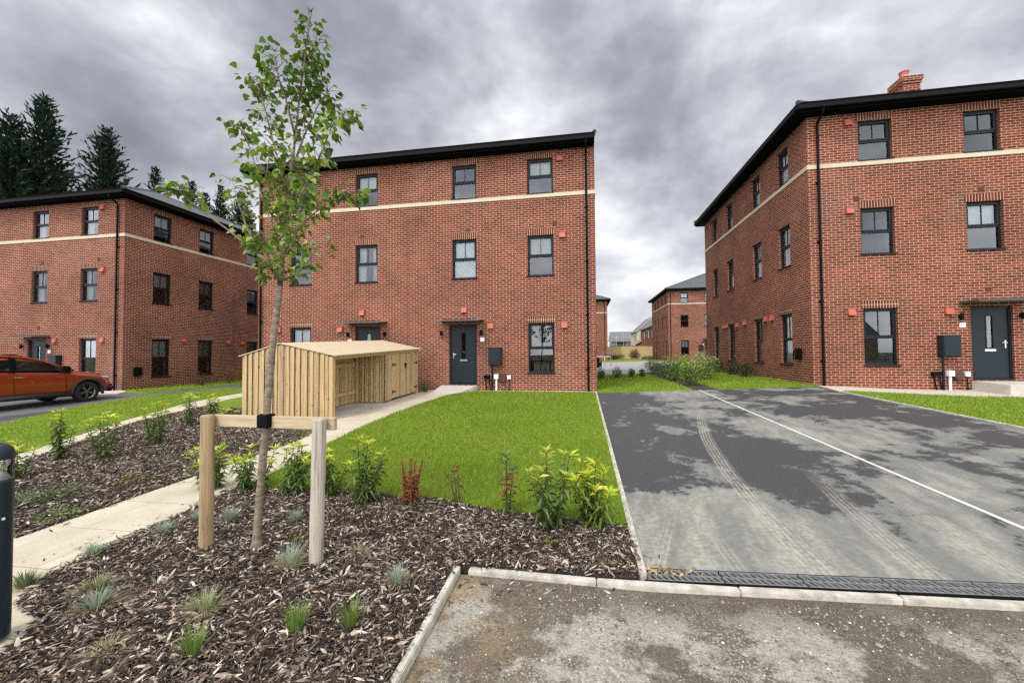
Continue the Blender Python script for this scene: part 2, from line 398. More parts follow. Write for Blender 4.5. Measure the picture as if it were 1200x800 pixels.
# ------------------------------------------------------------------ ground sheets
def inpoly(P, x, y):
    r = np.zeros(len(x), bool); n = len(P)
    for i in range(n):
        x0, y0 = P[i]; x1, y1 = P[(i+1) % n]
        c = ((y0 > y) != (y1 > y)) & (x < (x1-x0)*(y-y0)/((y1-y0) or 1e-12)+x0); r ^= c
    return r
def sheet(name, P, off, mat, thick=0.):
    bm = bmesh.new(); f = bm.faces.new([bm.verts.new((x, y, 0)) for x, y in P]); bmesh.ops.triangulate(bm, faces=[f])
    for gx in GX:
        bmesh.ops.bisect_plane(bm, geom=bm.verts[:]+bm.edges[:]+bm.faces[:], plane_co=(gx, 0, 0), plane_no=(1, 0, 0))
    for gy in (13.7, -12):
        bmesh.ops.bisect_plane(bm, geom=bm.verts[:]+bm.edges[:]+bm.faces[:], plane_co=(0, gy, 0), plane_no=(0, 1, 0))
    for v in bm.verts: v.co.z = gz(v.co.x, v.co.y)+off
    if thick:
        r = bmesh.ops.extrude_face_region(bm, geom=bm.faces[:])
        for e in r['geom']:
            if isinstance(e, bmesh.types.BMVert): e.co.z += thick
    bmesh.ops.recalc_face_normals(bm, faces=bm.faces)
    me = bpy.data.meshes.new(name); bm.to_mesh(me); bm.free(); me.materials.append(mat); boxuv(me)
    o = bpy.data.objects.new(name, me); COL.objects.link(o); tag(o, kind='structure'); return o

sheet('ground', [(-400, -300), (400, -300), (400, 400), (-400, 400)], -.16, MAT['field'])
LAWN = [(.37, 3.74), (-.2, 3.80), (-.7, 3.91), (-1.64, 4.075), (-2.27, 4.17), (-3.4, 4.14), (-3.93, 4.2), (-3.96, 5.0), (-4.15, 6.03), (-4.33, 7.3), (-4.38, 8.7), (-4.36, 10.4), (-4.25, 11.9), (-4.02, 12.95), (-3.78, 13.3), (.37, 13.3)]
sheet('front_lawn', LAWN, -.1, MAT['lawn'], .115)
sheet('gravel_margin', [(-3.78, 13.3), (.44, 13.3), (.44, 13.69), (-3.62, 13.69)], -.1, MAT['pale_gravel'], .10)
sheet('driveway', [(.42, 3.108), (6.5, 3.108), (6.6, 12.0), (6.78, 13.25), (.42, 13.25)], 0., MAT['tarmac'])
sheet('road', [(-.90, -40), (60, -40), (60, 2.866), (-.90, 2.884)], -.036, MAT['road'])
sheet('road_behind', [(-60, -40), (-3.4, -40), (-3.4, -2), (-60, -2)], -.038, MAT['road'])
# bay line
sheet('parking_line', [(3.41, 3.1), (3.455, 3.1), (3.495, 13.2), (3.45, 13.2)], .004, MAT['line'])
sheet('driveway_edging', [(.37, 3.0), (.42, 3.0), (.42, 13.6), (.37, 13.6)], -.1, MAT['kerb'], .125)
sheet('verge_edging', [(6.5, 2.98), (6.55, 2.98), (6.65, 12.0), (6.84, 13.25), (6.78, 13.25), (6.6, 12.0)], -.1, MAT['kerb'], .125)
sheet('right_lawn', [(6.55, 3.0), (20, 3.0), (20, 11.9), (10.8, 11.95), (8.84, 11.98), (7.3, 12.05), (6.65, 12.0)], -.1, MAT['lawn'], .12)
sheet('gravel_strip', [(6.66, 12.03), (7.3, 12.08), (8.84, 12.01), (10.8, 11.98), (20, 11.93), (20, 13.62), (6.85, 13.62), (6.84, 13.25)], -.1, MAT['pale_gravel'], .10)
sheet('gap_lawn', [(.46, 13.25), (3.3, 13.25), (3.35, 22.4), (.46, 22.4)], -.1, MAT['lawn'], .115)
sheet('gap_lawn_by_wall', [(4.0, 13.25), (6.81, 13.25), (6.81, 24.3), (4.1, 22.4)], -.1, MAT['lawn'], .115)
sheet('hedge_bed', [(3.3, 13.25), (4.0, 13.25), (4.1, 24.0), (3.35, 24.0)], -.1, MAT['mulch'], .11)
sheet('rear_court', [(-12, 22.4), (3.35, 22.4), (3.35, 24), (4.1, 24), (40, 24.4), (40, 47), (-12, 47)], 0., MAT['court'])
sheet('rear_verge', [(-12, 47), (40, 47), (40, 62), (-12, 62)], -.1, MAT['lawn'], .11)
PATH = [(-4.85, 1.95), (-4.86, 4.3), (-4.83, 6.2), (-5.15, 7.4), (-5.40, 8.1), (-5.42, 12.9), (-5.45, 13.0), (-5.45, 13.66), (-3.66, 13.66), (-3.78, 13.3), (-4.02, 12.95), (-4.25, 11.9), (-4.36, 10.4), (-4.38, 8.7), (-4.33, 7.3), (-4.15, 6.03), (-3.96, 5.0), (-3.9, 3.4), (-3.85, 2.4), (-3.6, 2.05), (-3.2, 1.95), (-3.05, 1.6), (-3.0, .8), (-9, .8), (-9, 1.95)]
sheet('footpath', PATH, -.1, MAT['path'], .11)
sheet('store_base', [(-5.42, 8.12), (-5.42, 12.9), (-7.75, 12.9), (-7.75, 8.12)], -.1, MAT['slab'], .118)
BED = [(-3.96, 4.2), (-3.9, 3.4), (-3.85, 2.4), (-3.6, 2.05), (-3.2, 1.95), (-3.05, 1.6), (-3.0, .8), (-2.9, -2.0), (-.95, -2.0), (-.95, 2.93), (.37, 2.98), (.37, 3.74), (-.2, 3.80), (-.7, 3.91), (-1.64, 4.075), (-2.27, 4.17), (-3.4, 4.14), (-3.93, 4.2)]
sheet('planting_bed', BED, -.1, MAT['mulch'], .10)
BED2 = [(-4.86, 1.95), (-4.86, 4.3), (-4.84, 6.2), (-5.16, 7.4), (-5.41, 8.1), (-7.75, 8.13), (-7.78, 9.6), (-10.6, 9.6), (-9.85, 7.3), (-8.95, 5.93), (-8.15, 4.58), (-7.4, 3.2), (-6.6, 1.95)]
sheet('side_bed', BED2, -.1, MAT['mulch'], .10)
SB = [(-7.4, 3.2), (-8.15, 4.58), (-8.95, 5.93), (-9.85, 7.3), (-10.6, 9.6), (-11.2, 11.2), (-11.4, 13.6)]
ST = [(-12.3, 13.6), (-12.15, 11.6), (-11.75, 10.2), (-11.1, 9.0), (-10.58, 7.87), (-9.75, 6.5), (-8.97, 5.18), (-8.1, 3.7), (-7.9, 3.2)]
sheet('side_path', SB+ST, -.1, MAT['path'], .11)
LEFTLAWN = [(-7.9, 3.2), (-8.1, 3.7), (-8.97, 5.18), (-9.75, 6.5), (-10.58, 7.87), (-11.1, 9.0), (-11.75, 10.2), (-12.15, 11.6), (-12.3, 13.6), (-12.36, 22), (-13.4, 22), (-13.4, 17), (-13.9, 14.7), (-14.6, 13.9), (-15.4, 12.3), (-14.9, 9.9), (-13.2, 7.2), (-11.3, 4.2), (-9.6, 1.6), (-6.6, 1.6)]
sheet('side_lawn', LEFTLAWN, -.1, MAT['lawn'], .12)
sheet('lane', [(-9.6, 1.6), (-11.3, 4.2), (-13.2, 7.2), (-14.9, 9.9), (-15.4, 12.3), (-14.6, 13.9), (-13.9, 14.7), (-13.4, 17), (-13.4, 26), (-16.2, 26), (-16.2, 17.1), (-16.28, 14.8), (-16.4, 12.9), (-18.0, 12.6), (-45, 12.2), (-45, 3), (-30, 1.6)], 0., MAT['tarmac_plain'])
sheet('wall_lawn', [(-16.4, 12.9), (-16.28, 14.8), (-16.2, 17.1), (-16.2, 26), (-18.87, 26), (-18.87, 13.85), (-18.2, 13.6), (-17.6, 12.9)], -.1, MAT['lawn'], .115)
sheet('paved_margin', [(-17.6, 12.75), (-18.2, 13.5), (-18.9, 13.84), (-32, 13.84), (-32, 12.35), (-18.0, 12.64)], -.1, MAT['slab'], .108)
sheet('rear_side_lawn', [(-7.78, 9.62), (-10.57, 9.62), (-11.17, 11.2), (-11.37, 13.66), (-7.3, 13.66), (-5.46, 13.66), (-5.46, 12.93), (-7.78, 12.93)], -.1, MAT['lawn'], .11)

# kerbs
def kerb(name, a, b, w, top, drop, seg):
    mb = MB(); a = Vector((*a, 0)); b = Vector((*b, 0)); L = (b-a).length; d = (b-a)/L; nn = Vector((-d.y, d.x, 0)); n = max(1, round(L/seg))
    for i in range(n):
        p = a + d*(L*i/n+.003); q = a + d*(L*(i+1)/n-.003); j = random.uniform(-.004, .004)
        za, zb = gz(p.x, p.y)+top+j, gz(q.x, q.y)+top+j
        k = len(mb.v); o1, o2 = nn*0, nn*w
        for (pp, zz) in ((p, za), (q, zb)):
            for oo in (o1, o2):
                mb.v.append((pp.x+oo.x, pp.y+oo.y, zz-drop)); mb.v.append((pp.x+oo.x, pp.y+oo.y, zz))
        for fc in ((0, 1, 3, 2), (4, 6, 7, 5), (1, 5, 7, 3), (0, 4, 5, 1), (2, 3, 7, 6), (0, 2, 6, 4)):
            mb.f.append(tuple(k+i_ for i_ in fc)); mb.m.append(0)
    o = mb.build(name, MAT['kerb'], bevel=.006); tag(o, kind='structure')
kerb('kerb', (-.845, 2.884), (12.0, 2.866), .06, -.001, .25, .9)
kerb('bed_edging', (-.90, -2.0), (-.90, 2.90), .046, .018, .25, .9)

# drainage channel with slotted gratings
dr = empty('drainage_channel', (.42, 2.97, gz(.42, 2.97)), 'long black slotted channel drain between the pale kerb and the tarmac drive', 'drain')
mb = MB()
X0, X1 = .40, 6.46
for i in range(24):
    a = X0+(X1-X0)*i/24; b = X0+(X1-X0)*(i+1)/24; za, zb = gz(a, 2.99), gz(b, 2.99)
    for (y0, y1, t0, t1) in ((2.940, 2.948, -.12, .006), (3.098, 3.108, -.12, .006), (2.948, 3.098, -.12, -.11)):
        k = len(mb.v)
        for (xx, zz) in ((a, za), (b, zb)):
            for yy in (y0, y1): mb.v.append((xx, yy, zz+t0)); mb.v.append((xx, yy, zz+t1))
        for fc in ((0, 1, 3, 2), (4, 6, 7, 5), (1, 5, 7, 3), (0, 4, 5, 1), (2, 3, 7, 6)): mb.f.append(tuple(k+q for q in fc)); mb.m.append(0)
MAT['iron'] = simple('ductile_iron', (.15, .15, .148), .55, .0, var=.4, scale=25)
mb.build('channel', MAT['black'], dr)
mb = MB(); L = .5
for y0, y1 in ((0, .012), (.068, .080), (.136, .148)): mb.box(0, L-.006, y0, y1, -.015, 0)
for yy in (.012, .080):
    for k in range(12):
        x0 = .018+k*.0415
        mb.obox((x0, yy+.028, -.008), Vector((.0072, 0, 0)), Vector((-.014, .027, 0)), Vector((0, 0, .0072)))
g0 = None
for i in range(12):
    if g0 is None:
        g0 = mb.build('grate', MAT['iron'])
        g = g0
    else:
        g = g0.copy(); COL.objects.link(g)
    x = X0+.02+i*.502; g.location = (x, 2.949, gz(x, 2.99)+.007)
    g.rotation_euler = (0, -math.atan2(gz(x+.5, 2.99)-gz(x, 2.99), .5), 0)
    adopt(g, dr)

# ------------------------------------------------------------------ apartment blocks
ZST, ZSB, W3T, W3B, W2T, W2B, W1T, W1B, DB, DT = 6.90, 6.765, 8.132, 6.93, 5.484, 4.10, 2.489, .80, .388, 2.488
SOF = 8.37
_wc = {}
def window_meshes(w, h):
    if (w, h) in _wc: return _wc[(w, h)]
    fr = MB(); d0, d1 = 0., .07; t_ = .052
    fr.box(0, t_, d0, d1, 0, h); fr.box(w-t_, w, d0, d1, 0, h); fr.box(t_, w-t_, d0, d1, 0, t_); fr.box(t_, w-t_, d0, d1, h-t_, h)
    m = h*.49; fr.box(t_, w-t_, d0, d1, m-.035, m+.02)
    s0, s1 = t_, w-t_                                   # top-hung sash stands proud
    for b in ((s0, s0+.04, m+.02, h-t_), (s1-.04, s1, m+.02, h-t_)): fr.box(b[0], b[1], -.016, .05, b[2], b[3])
    fr.box(s0+.04, s1-.04, -.016, .05, m+.02, m+.065); fr.box(s0+.04, s1-.04, -.016, .05, h-t_-.04, h-t_)
    fr.box(w/2-.009, w/2+.009, .012, .045, m+.065, h-t_-.04)
    pn = MB(); y = .03
    pn.quad((s0+.04, y, m+.065), (s1-.04, y, m+.065), (s1-.04, y, h-t_-.04), (s0+.04, y, h-t_-.04)); pn.quad((s0, y, t_), (s1, y, t_), (s1, y, m-.035), (s0, y, m-.035))
    si = MB(); si.box(-.035, w+.035, -.125, .0, -.032, -.002); 
    li = MB(); li.box(-.045, w+.045, -.093, -.07, h+.003, h+.218)
    rv = MB(); q0, q1 = .075, .27
    rv.quad((.0, q0, 0), (0, q1, 0), (0, q1, h), (0, q0, h)); rv.quad((w, q0, 0), (w, q0, h), (w, q1, h), (w, q1, 0)); rv.quad((0, q0, 0), (w, q0, 0), (w, q1, 0), (0, q1, 0)); rv.quad((0, q0, h), (0, q1, h), (w, q1, h), (w, q0, h))
    bl = MB(); nfl = 14
    bl.box(.05, w-.05, .12, .135, h*.5, h-.03)
    fb = MB(); fb.box(.05, w-.05, .088, .1, .03, h-.03)
    cu = MB()
    pts = [(.04+i*(w*.3)/12, .17+.012*math.sin(i*2.1)) for i in range(13)]
    for (a, b) in zip(pts, pts[1:]): cu.quad((a[0], a[1], .03), (b[0], b[1], .03), (b[0], b[1], h-.03), (a[0], a[1], h-.03)); cu.quad((w-a[0], a[1], .03), (w-b[0], b[1], .03), (w-b[0], b[1], h-.03), (w-a[0], a[1], h-.03))
    r = (fr.mesh('window', MAT['anthracite'], bevel=.004), pn.mesh('pane', MAT['glass']), si.mesh('sill', MAT['anthracite'], bevel=.003), li.mesh('lintel', MAT['soldier']), rv.mesh('inner_reveal', MAT['plaster']), bl.mesh('blind', MAT['blind']), cu.mesh('curtain', MAT['blind'], smooth=True), fb.mesh('blind', MAT['fullblind']))
    _wc[(w, h)] = r; return r
def ob(name, me, loc, rz, parent):
    o = bpy.data.objects.new(name, me); COL.objects.link(o); o.location = loc; o.rotation_euler = (0, 0, rz)
    return adopt(o, parent)
def window(parent, loc, rz, w, h, sill=True, cover=None, lintel=True):
    m = window_meshes(w, h)
    f = ob('window', m[0], loc, rz, parent)
    ob('pane', m[1], loc, rz, f)
    if sill: ob('sill', m[2], loc, rz, f)
    if lintel: ob('lintel', m[3], loc, rz, f)
    ob('inner_reveal', m[4], loc, rz, f)
    if cover == 'blind': ob('blind', m[5], loc, rz, f)
    if cover == 'drawn': ob('blind', m[7], loc, rz, f)
    if cover == 'curtain': ob('curtain', m[6], loc, rz, f)
    return f
def panel(mb, axis, fix, u0, u1, z0, z1, ops, inw):
    P = (lambda u, d, z: (u, fix+inw*d, z)) if axis == 'x' else (lambda u, d, z: (fix+inw*d, u, z))
    us = sorted({u0, u1, *[o[0] for o in ops], *[o[1] for o in ops]}); zs = sorted({z0, z1, *[o[2] for o in ops], *[o[3] for o in ops]})
    for a, b in zip(us, us[1:]):
        for c, d in zip(zs, zs[1:]):
            mu, mz = (a+b)/2, (c+d)/2
            if any(o[0] < mu < o[1] and o[2] < mz < o[3] for o in ops): continue
            mb.quad(P(a, 0, c), P(b, 0, c), P(b, 0, d), P(a, 0, d))
    for o in ops:
        D = .17
        mb.quad(P(o[0], 0, o[2]), P(o[0], D, o[2]), P(o[0], D, o[3]), P(o[0], 0, o[3])); mb.quad(P(o[1], 0, o[2]), P(o[1], D, o[2]), P(o[1], D, o[3]), P(o[1], 0, o[3]))
        mb.quad(P(o[0], 0, o[3]), P(o[1], 0, o[3]), P(o[1], D, o[3]), P(o[0], D, o[3])); mb.quad(P(o[0], 0, o[2]), P(o[1], 0, o[2]), P(o[1], D, o[2]), P(o[0], D, o[2]))
_mc = {}
def cached(key, fn):
    if key not in _mc: _mc[key] = fn()
    return _mc[key]
def cowl_mesh():
    mb = MB(); w, h, d = .2, .19, .1
    mb.v += [(-w/2, 0, 0), (w/2, 0, 0), (w/2, 0, h), (-w/2, 0, h), (-w/2, -d, 0), (w/2, -d, 0), (w/2, -d*.45, h), (-w/2, -d*.45, h)]
    for q in ((4, 5, 6, 7), (0, 4, 7, 3), (1, 2, 6, 5), (3, 7, 6, 2), (0, 1, 5, 4)): mb.f.append(q); mb.m.append(0)
    mb.box(-w/2-.012, w/2+.012, -d*.45-.01, 0, h-.012, h+.006)
    return mb.mesh('vent_cowl', MAT['terracotta'], bevel=.005)
def air_mesh():
    mb = MB(); mb.box(-.075, .075, -.012, .0, 0, .13)
    for i in range(4): mb.box(-.06, .06, -.02, -.012, .018+i*.03, .03+i*.03)
    return mb.mesh('air_brick', MAT['airbrick'])
def lamp_mesh():
    mb = MB(); mb.box(-.035, .035, -.03, 0, -.05, .05); mb.tube([(0, -.075, -.09), (0, -.075, .09)], .042, 12); return mb.mesh('wall_lamp', MAT['black'], bevel=.003)
def plate_mesh():
    mb = MB(); mb.box(-.075, .075, -.012, 0, -.07, .07); return mb.mesh('number_plate', MAT['white'], bevel=.003)
def charger_mesh():
    mb = MB(); mb.box(-.13, .13, -.11, 0, -.17, .17); mb.tube([(0, -.1, -.05), (0, -.15, -.05)], .07, 16)
    pts = [(.1*math.cos(a), -.16-.01*i, -.05+.14*math.sin(a)) for i in range(2) for a in np.linspace(.3, 6.2, 14)]
    mb.tube(pts, .014, 6); return mb.mesh('charging_point', MAT['black'], bevel=.01)
def meter_mesh():
    mb = MB(); mb.box(-.22, .22, -.2, 0, -.31, .31); mb.box(-.2, .2, -.21, -.2, -.29, .29); return mb.mesh('meter_box', MAT['door'], bevel=.012)
def door_parts(parent, x0, x1, y, zb, zt, hand, handed):
    w = x1-x0; h = zt-zb
    fr = MB(); t_ = .06; yy = y+.06
    fr.box(x0, x0+t_, yy, yy+.07, zb, zt); fr.box(x1-t_, x1, yy, yy+.07, zb, zt); fr.box(x0+t_, x1-t_, yy, yy+.07, zt-t_, zt); fr.box(x0+t_, x1-t_, yy-.04, yy+.07, zb, zb+.03)
    fo = fr.build('door_frame', MAT['anthracite'], parent, bevel=.003)
    lf = MB(); a, b = x0+t_+.004, x1-t_-.004; c = (a+b)/2 + hand*.02; yl = yy+.022
    g0, g1, gz0, gz1 = c-.075, c+.075, zb+h*.435, zb+h*.86
    lf.box(a, g0, yl, yl+.044, zb+.035, zt-t_-.004); lf.box(g1, b, yl, yl+.044, zb+.035, zt-t_-.004); lf.box(g0, g1, yl, yl+.044, zb+.035, gz0); lf.box(g0, g1, yl, yl+.044, gz1, zt-t_-.004)
    lf.box(a+.05, b-.05, yl-.008, yl, zb+.06, zb+.2)
    bd = .022
    lf.box(g0-bd, g0, yl-.01, yl, gz0-bd, gz1+bd); lf.box(g1, g1+bd, yl-.01, yl, gz0-bd, gz1+bd); lf.box(g0, g1, yl-.01, yl, gz0-bd, gz0); lf.box(g0, g1, yl-.01, yl, gz1, gz1+bd)
    d = lf.build('door', MAT['door'], parent)
    pn = MB(); pn.quad((g0, yl+.02, gz0), (g1, yl+.02, gz0), (g1, yl+.02, gz1), (g0, yl+.02, gz1)); pn.build('door_glass', MAT['glass'], d)
    hx = a+.075 if handed < 0 else b-.075; hz = zb+1.02
    hb = MB(); hb.box(hx-.018, hx+.018, yl-.012, yl, hz-.12, hz+.1); hb.tube([(hx, yl-.01, hz+.03), (hx, yl-.055, hz+.03)], .011, 8); sgn = 1 if handed < 0 else -1
    hb.tube([(hx-.01*sgn, yl-.055, hz+.03), (hx+.115*sgn, yl-.055, hz+.03)], .011, 8); hb.build('handle', MAT['chrome'], d, bevel=.002)
    lb = MB(); lz = zb+h*.40; lb.box(c-.135, c+.135, yl-.014, yl, lz-.032, lz+.032); lb.build('letter_box', MAT['chrome'], d, bevel=.004)
def canopy(parent, x0, x1, y, z):
    mb = MB(); n = 10; L = x1-x0
    for i in range(n):
        a = x0+L*i/n; b = x0+L*(i+1)/n; e = lambda q: .035*(1-((q-x0)/L*2-1)**2)
        k = len(mb.v)
        for (xx, ee) in ((a, e(a)), (b, e(b))):
            mb.v += [(xx, y, z+.03), (xx, y, z+.085+ee), (xx, y-.62, z-.005), (xx, y-.62, z+.035+ee)]
        for q in ((1, 5, 7, 3), (0, 2, 6, 4), (2, 3, 7, 6), (0, 4, 5, 1)): mb.f.append(tuple(k+j for j in q)); mb.m.append(0)
        if i == 0: mb.f.append((k, k+1, k+3, k+2)); mb.m.append(0)
        if i == n-1: mb.f.append((k+4, k+6, k+7, k+5)); mb.m.append(0)
    mb.build('canopy', MAT['canopy'], parent)
MAT['canopy'] = simple('canopy_grey', (.06, .055, .05), .55, var=.2, scale=5)

def block(name, label, x0, x1, yf, dep, b, ground, unit_gap, sides, over=(1, 1), group=None, pipes=(), covers=None, extras=None, chim=None, cat='apartment block'):
    """three-storey brick block: front at y=yf, storey heights measured from b"""
    root = empty(name, (x0, yf, ground), label, cat, group); yb = yf+dep
    covers = covers or {}
    fo = []; wins = []
    offs = [(1.39, 2.275), (4.08, 4.965)]
    cols = []
    for o0, o1 in offs: cols.append((x1-o1, x1-o0)); cols.append((x0+o0, x0+o1))
    doors = [(x1-5.09, x1-4.085, -1), (x0+4.085, x0+5.09, 1)]
    for i, (a, c) in enumerate(cols):
        for fl, (zb, zt) in enumerate(((W1B, W1T), (W2B, W2T), (W3B, W3T))):
            if fl == 0 and i >= 2: continue
            fo.append((a, c, b+zb, b+zt)); wins.append((a, b+zb, c-a, zt-zb, (i, fl)))
    for a, c, _ in doors: fo.append((a, c, b+DB, b+DT))
    mb = MB(); z0 = min(ground, b)-.4; z1 = b+SOF
    panel(mb, 'x', yf, x0, x1, z0, z1, fo, 1)
    swin = {}
    for sd in ('L', 'R'):
        ops = []
        if sd in sides:
            for (s0, s1) in ((1.16, 1.98), (3.36, 4.18), (6.30, 7.12), (8.44, 9.26)):
                for fl, (zb, zt) in enumerate(((W1B, W1T), (W2B, W2T), (W3B, W3T))):
                    ops.append((yf+s0, yf+s1, b+zb, b+zt)); swin.setdefault(sd, []).append((yf+s0, yf+s1, b+zb, zt-zb, fl))
        panel(mb, 'y', x0 if sd == 'L' else x1, yf, yb, z0, z1, ops, 1 if sd == 'L' else -1)
    panel(mb, 'x', yb, x0, x1, z0, z1, [], -1)
    mb.build('wall', MAT['brick'], root)
    im = MB(); im.box(x0+3.6, x1-3.6, yf+3.6, yf+3.7, z0, b+SOF)
    if sides: im.box(x0+3.6, x0+3.7, yf+3.7, yb-.3, z0, b+SOF); im.box(x1-3.7, x1-3.6, yf+3.7, yb-.3, z0, b+SOF)
    im.build('inner_wall', MAT['inner'], root)
    for zf in (b+.36, b+2.86, b+6.2): fm = MB(); fm.box(x0+.2, x1-.2, yf+.2, yb-.2, zf-.14, zf); fm.build('floor', MAT['inner'], root)
    for (a, zb, w, h, key) in wins:
        fl = key[1]
        window(root, (a, yf+.09, zb), 0, round(w, 3), round(h, 3), True, covers.get(key), True)
    for sd, L in swin.items():
        for (s0, s1, zb, h, fl) in L:
            if sd == 'L': window(root, (x0+.09, s1, zb), -math.pi/2, round(s1-s0, 3), round(h, 3), True, 'drawn')
            else: window(root, (x1-.09, s0, zb), math.pi/2, round(s1-s0, 3), round(h, 3), True, 'blind')
    # string course
    sc_ = MB(); e = .022; za, zb_ = b+ZSB, b+ZST
    sc_.box(x0-e, x1+e, yf-e, yf+.06, za, zb_); sc_.box(x0-e, x0+.06, yf+.06, yb, za, zb_); sc_.box(x1-.06, x1+e, yf+.06, yb, za, zb_)
    sc_.build('string_course', MAT['stone'], root, bevel=.006)
    # roof: boxed black eaves, gutter, hipped slate
    ol, orr = .42*over[0], .42*over[1]; of = .42
    X0, X1, Y0, Y1 = x0-ol, x1+orr, yf-of, yb+of
    so = MB(); so.box(x0-ol*.86, x1+orr*.86, yf-of*.86, yb+of*.86, b+SOF, b+8.56)
    so.build('soffit', MAT['soffit'], root)
    gu = MB(); ga, gb = b+8.43, b+8.555; gw = .115
    if True:
        gu.box(X0-.03*over[0], X1+.03*over[1], Y0-.05, Y0+.06, ga, gb); gu.box(X0, X1, Y1-.06, Y1+.05, ga, gb)
        if over[0]: gu.box(X0-.05, X0+.06, Y0+.06, Y1-.06, ga, gb)
        if over[1]: gu.box(X1-.06, X1+.05, Y0+.06, Y1-.06, ga, gb)
    gu.build('gutter', MAT['black'], root, bevel=.012)
    ro = MB(); zt = b+8.575; tp = math.tan(R(23.5)); half = (Y1-Y0)/2; zr = zt+half*tp; th = .075
    rl = X0+half if over[0] else X0; rr_ = X1-half if over[1] else X1; ym = (Y0+Y1)/2
    A, B, C, D = (X0, Y0, zt), (X1, Y0, zt), (X1, Y1, zt), (X0, Y1, zt); E1, E2 = (rl, ym, zr), (rr_, ym, zr)
    upv = lambda p: (p[0], p[1], p[2]+th)
    for fc in ((A, B, E2, E1), (C, D, E1, E2), (D, A, E1), (B, C, E2)): ro.face([upv(p) for p in fc])
    ro.face([A, D, C, B])
    for p, q in ((A, B), (B, C), (C, D), (D, A)): ro.quad(p, q, upv(q), upv(p), 1)
    roof = ro.build('roof', [MAT['slate'], MAT['soffit']], root)
    rt_ = MB()
    for p, q in ((A, E1), (D, E1), (B, E2), (C, E2), (E1, E2)): rt_.tube([upv(p), upv(q)], .07, 6)
    rt_.build('ridge_tiles', MAT['slate'], roof)
    if chim:
        cx0, cx1, cy0, cy1, ctop = chim
        ch = MB(); ch.box(cx0+.06, cx1-.06, cy0+.06, cy1-.06, b+8.6, ctop-.30); ch.box(cx0+.03, cx1-.03, cy0+.03, cy1-.03, ctop-.30, ctop-.2); ch.box(cx0, cx1, cy0, cy1, ctop-.2, ctop-.03)
        ch.box(cx0+.05, cx1-.05, cy0+.05, cy1-.05, ctop-.03, ctop+.02, 1)
        ch.lathe([(.14, 0.), (.15, .02), (.12, .06), (.13, .22), (.15, .25), (.15, .28), (.11, .28), (.1, .1)], (cx0+.3, (cy0+cy1)/2, ctop+.02), 16, 2)
        ch.build('chimney', [MAT['brick'], MAT['conc'], MAT['terracotta']], roof)
    for px, pg in pipes:
        dp = MB(); yy = yf-.06
        dp.tube([(px, yf-.40, b+8.44), (px, yf-.38, b+8.34), (px, yy-.01, b+8.14), (px, yy, b+8.04), (px, yy, pg)], .036, 10)
        for zz in np.arange(b+.9, b+8, 1.8): dp.tube([(px, yy, zz), (px, yy, zz+.06)], .046, 10); dp.box(px-.06, px+.06, yf-.03, yf, zz+.01, zz+.05)
        dp.build('downpipe', MAT['black'], root)
    for (a, c, s) in doors:
        door_parts(root, a, c, yf, b+DB, b+DT, 0, -1 if s < 0 else 1)
        canopy(root, a-.27, c+.27, yf, b+DT+.07)
        for lx in (a-.27, c+.18): ob('wall_lamp', cached('lamp', lamp_mesh), (lx, yf, b+2.19), 0, root)
        ob('number_plate', cached('plate', plate_mesh), (c+.20 if s < 0 else a-.21, yf, b+1.95), 0, root)
    if extras: extras(root, b)
    return root

def cowls(root, pts, rz=0.):
    for x, y, z in pts: ob('vent_cowl', cached('cowl', cowl_mesh), (x, y, z-.09), rz, root)
def airs(root, pts, rz=0.):
    for x, y, z in pts: ob('air_brick', cached('air', air_mesh), (x, y, z-.06), rz, root)
def services(root, mx, mz, y, b, gl, mir=1):
    """meter box, conduit, white riser, hose reel, small boxes by each front door"""
    ob('meter_box', cached('meter', meter_mesh), (mx, y, mz), 0, root)
    mb = MB(); mb.tube([(mx-.12*mir, y-.05, mz-.3), (mx-.12*mir, y-.05, gl-.05)], .028, 8); mb.build('conduit', MAT['anthracite'], root)
    mb = MB(); mb.tube([(mx+.03*mir, y-.06, gl+.42), (mx+.03*mir, y-.06, gl-.05)], .034, 10); mb.box(mx+.03*mir-.075, mx+.03*mir+.075, y-.13, y, gl+.4, gl+.56); mb.build('white_riser', MAT['white'], root, bevel=.006)
    mb = MB(); mb.lathe([(.0, .1), (.1, .1), (.125, .06), (.13, .0)], (0, 0, 0), 20); me = mb.mesh('meter_cover', MAT['brown'])
    o = ob('meter_cover', me, (mx+.25*mir, y, gl+.42), 0, root); o.rotation_euler = (math.pi/2, 0, 0); o.scale = (1, 1.3, 1)
    mb = MB(); mb.box(mx+.41*mir, mx+.53*mir, y-.07, y, gl+.39, gl+.52); mb.build('junction_box', MAT['white'], root, bevel=.006)
    mb = MB(); mb.tube([(mx+.47*mir, y-.03, gl+.4), (mx+.48*mir, y-.03, gl+.2), (mx+.46*mir, y-.05, gl-.02)], .012, 6)
    mb.build('cable', MAT['black'], root)
    mb = MB()
    for dx in (-.36, -.22): mb.tube([(mx+dx*mir, y-.05, gl+.45), (mx+dx*mir+.02, y-.06, gl+.2), (mx+(dx+.06)*mir, y-.06, gl-.02)], .018, 6)
    mb.box(mx-.4*mir, mx-.2*mir, y-.1, y, gl+.4, gl+.53); mb.build('black_conduit', MAT['black'], root)

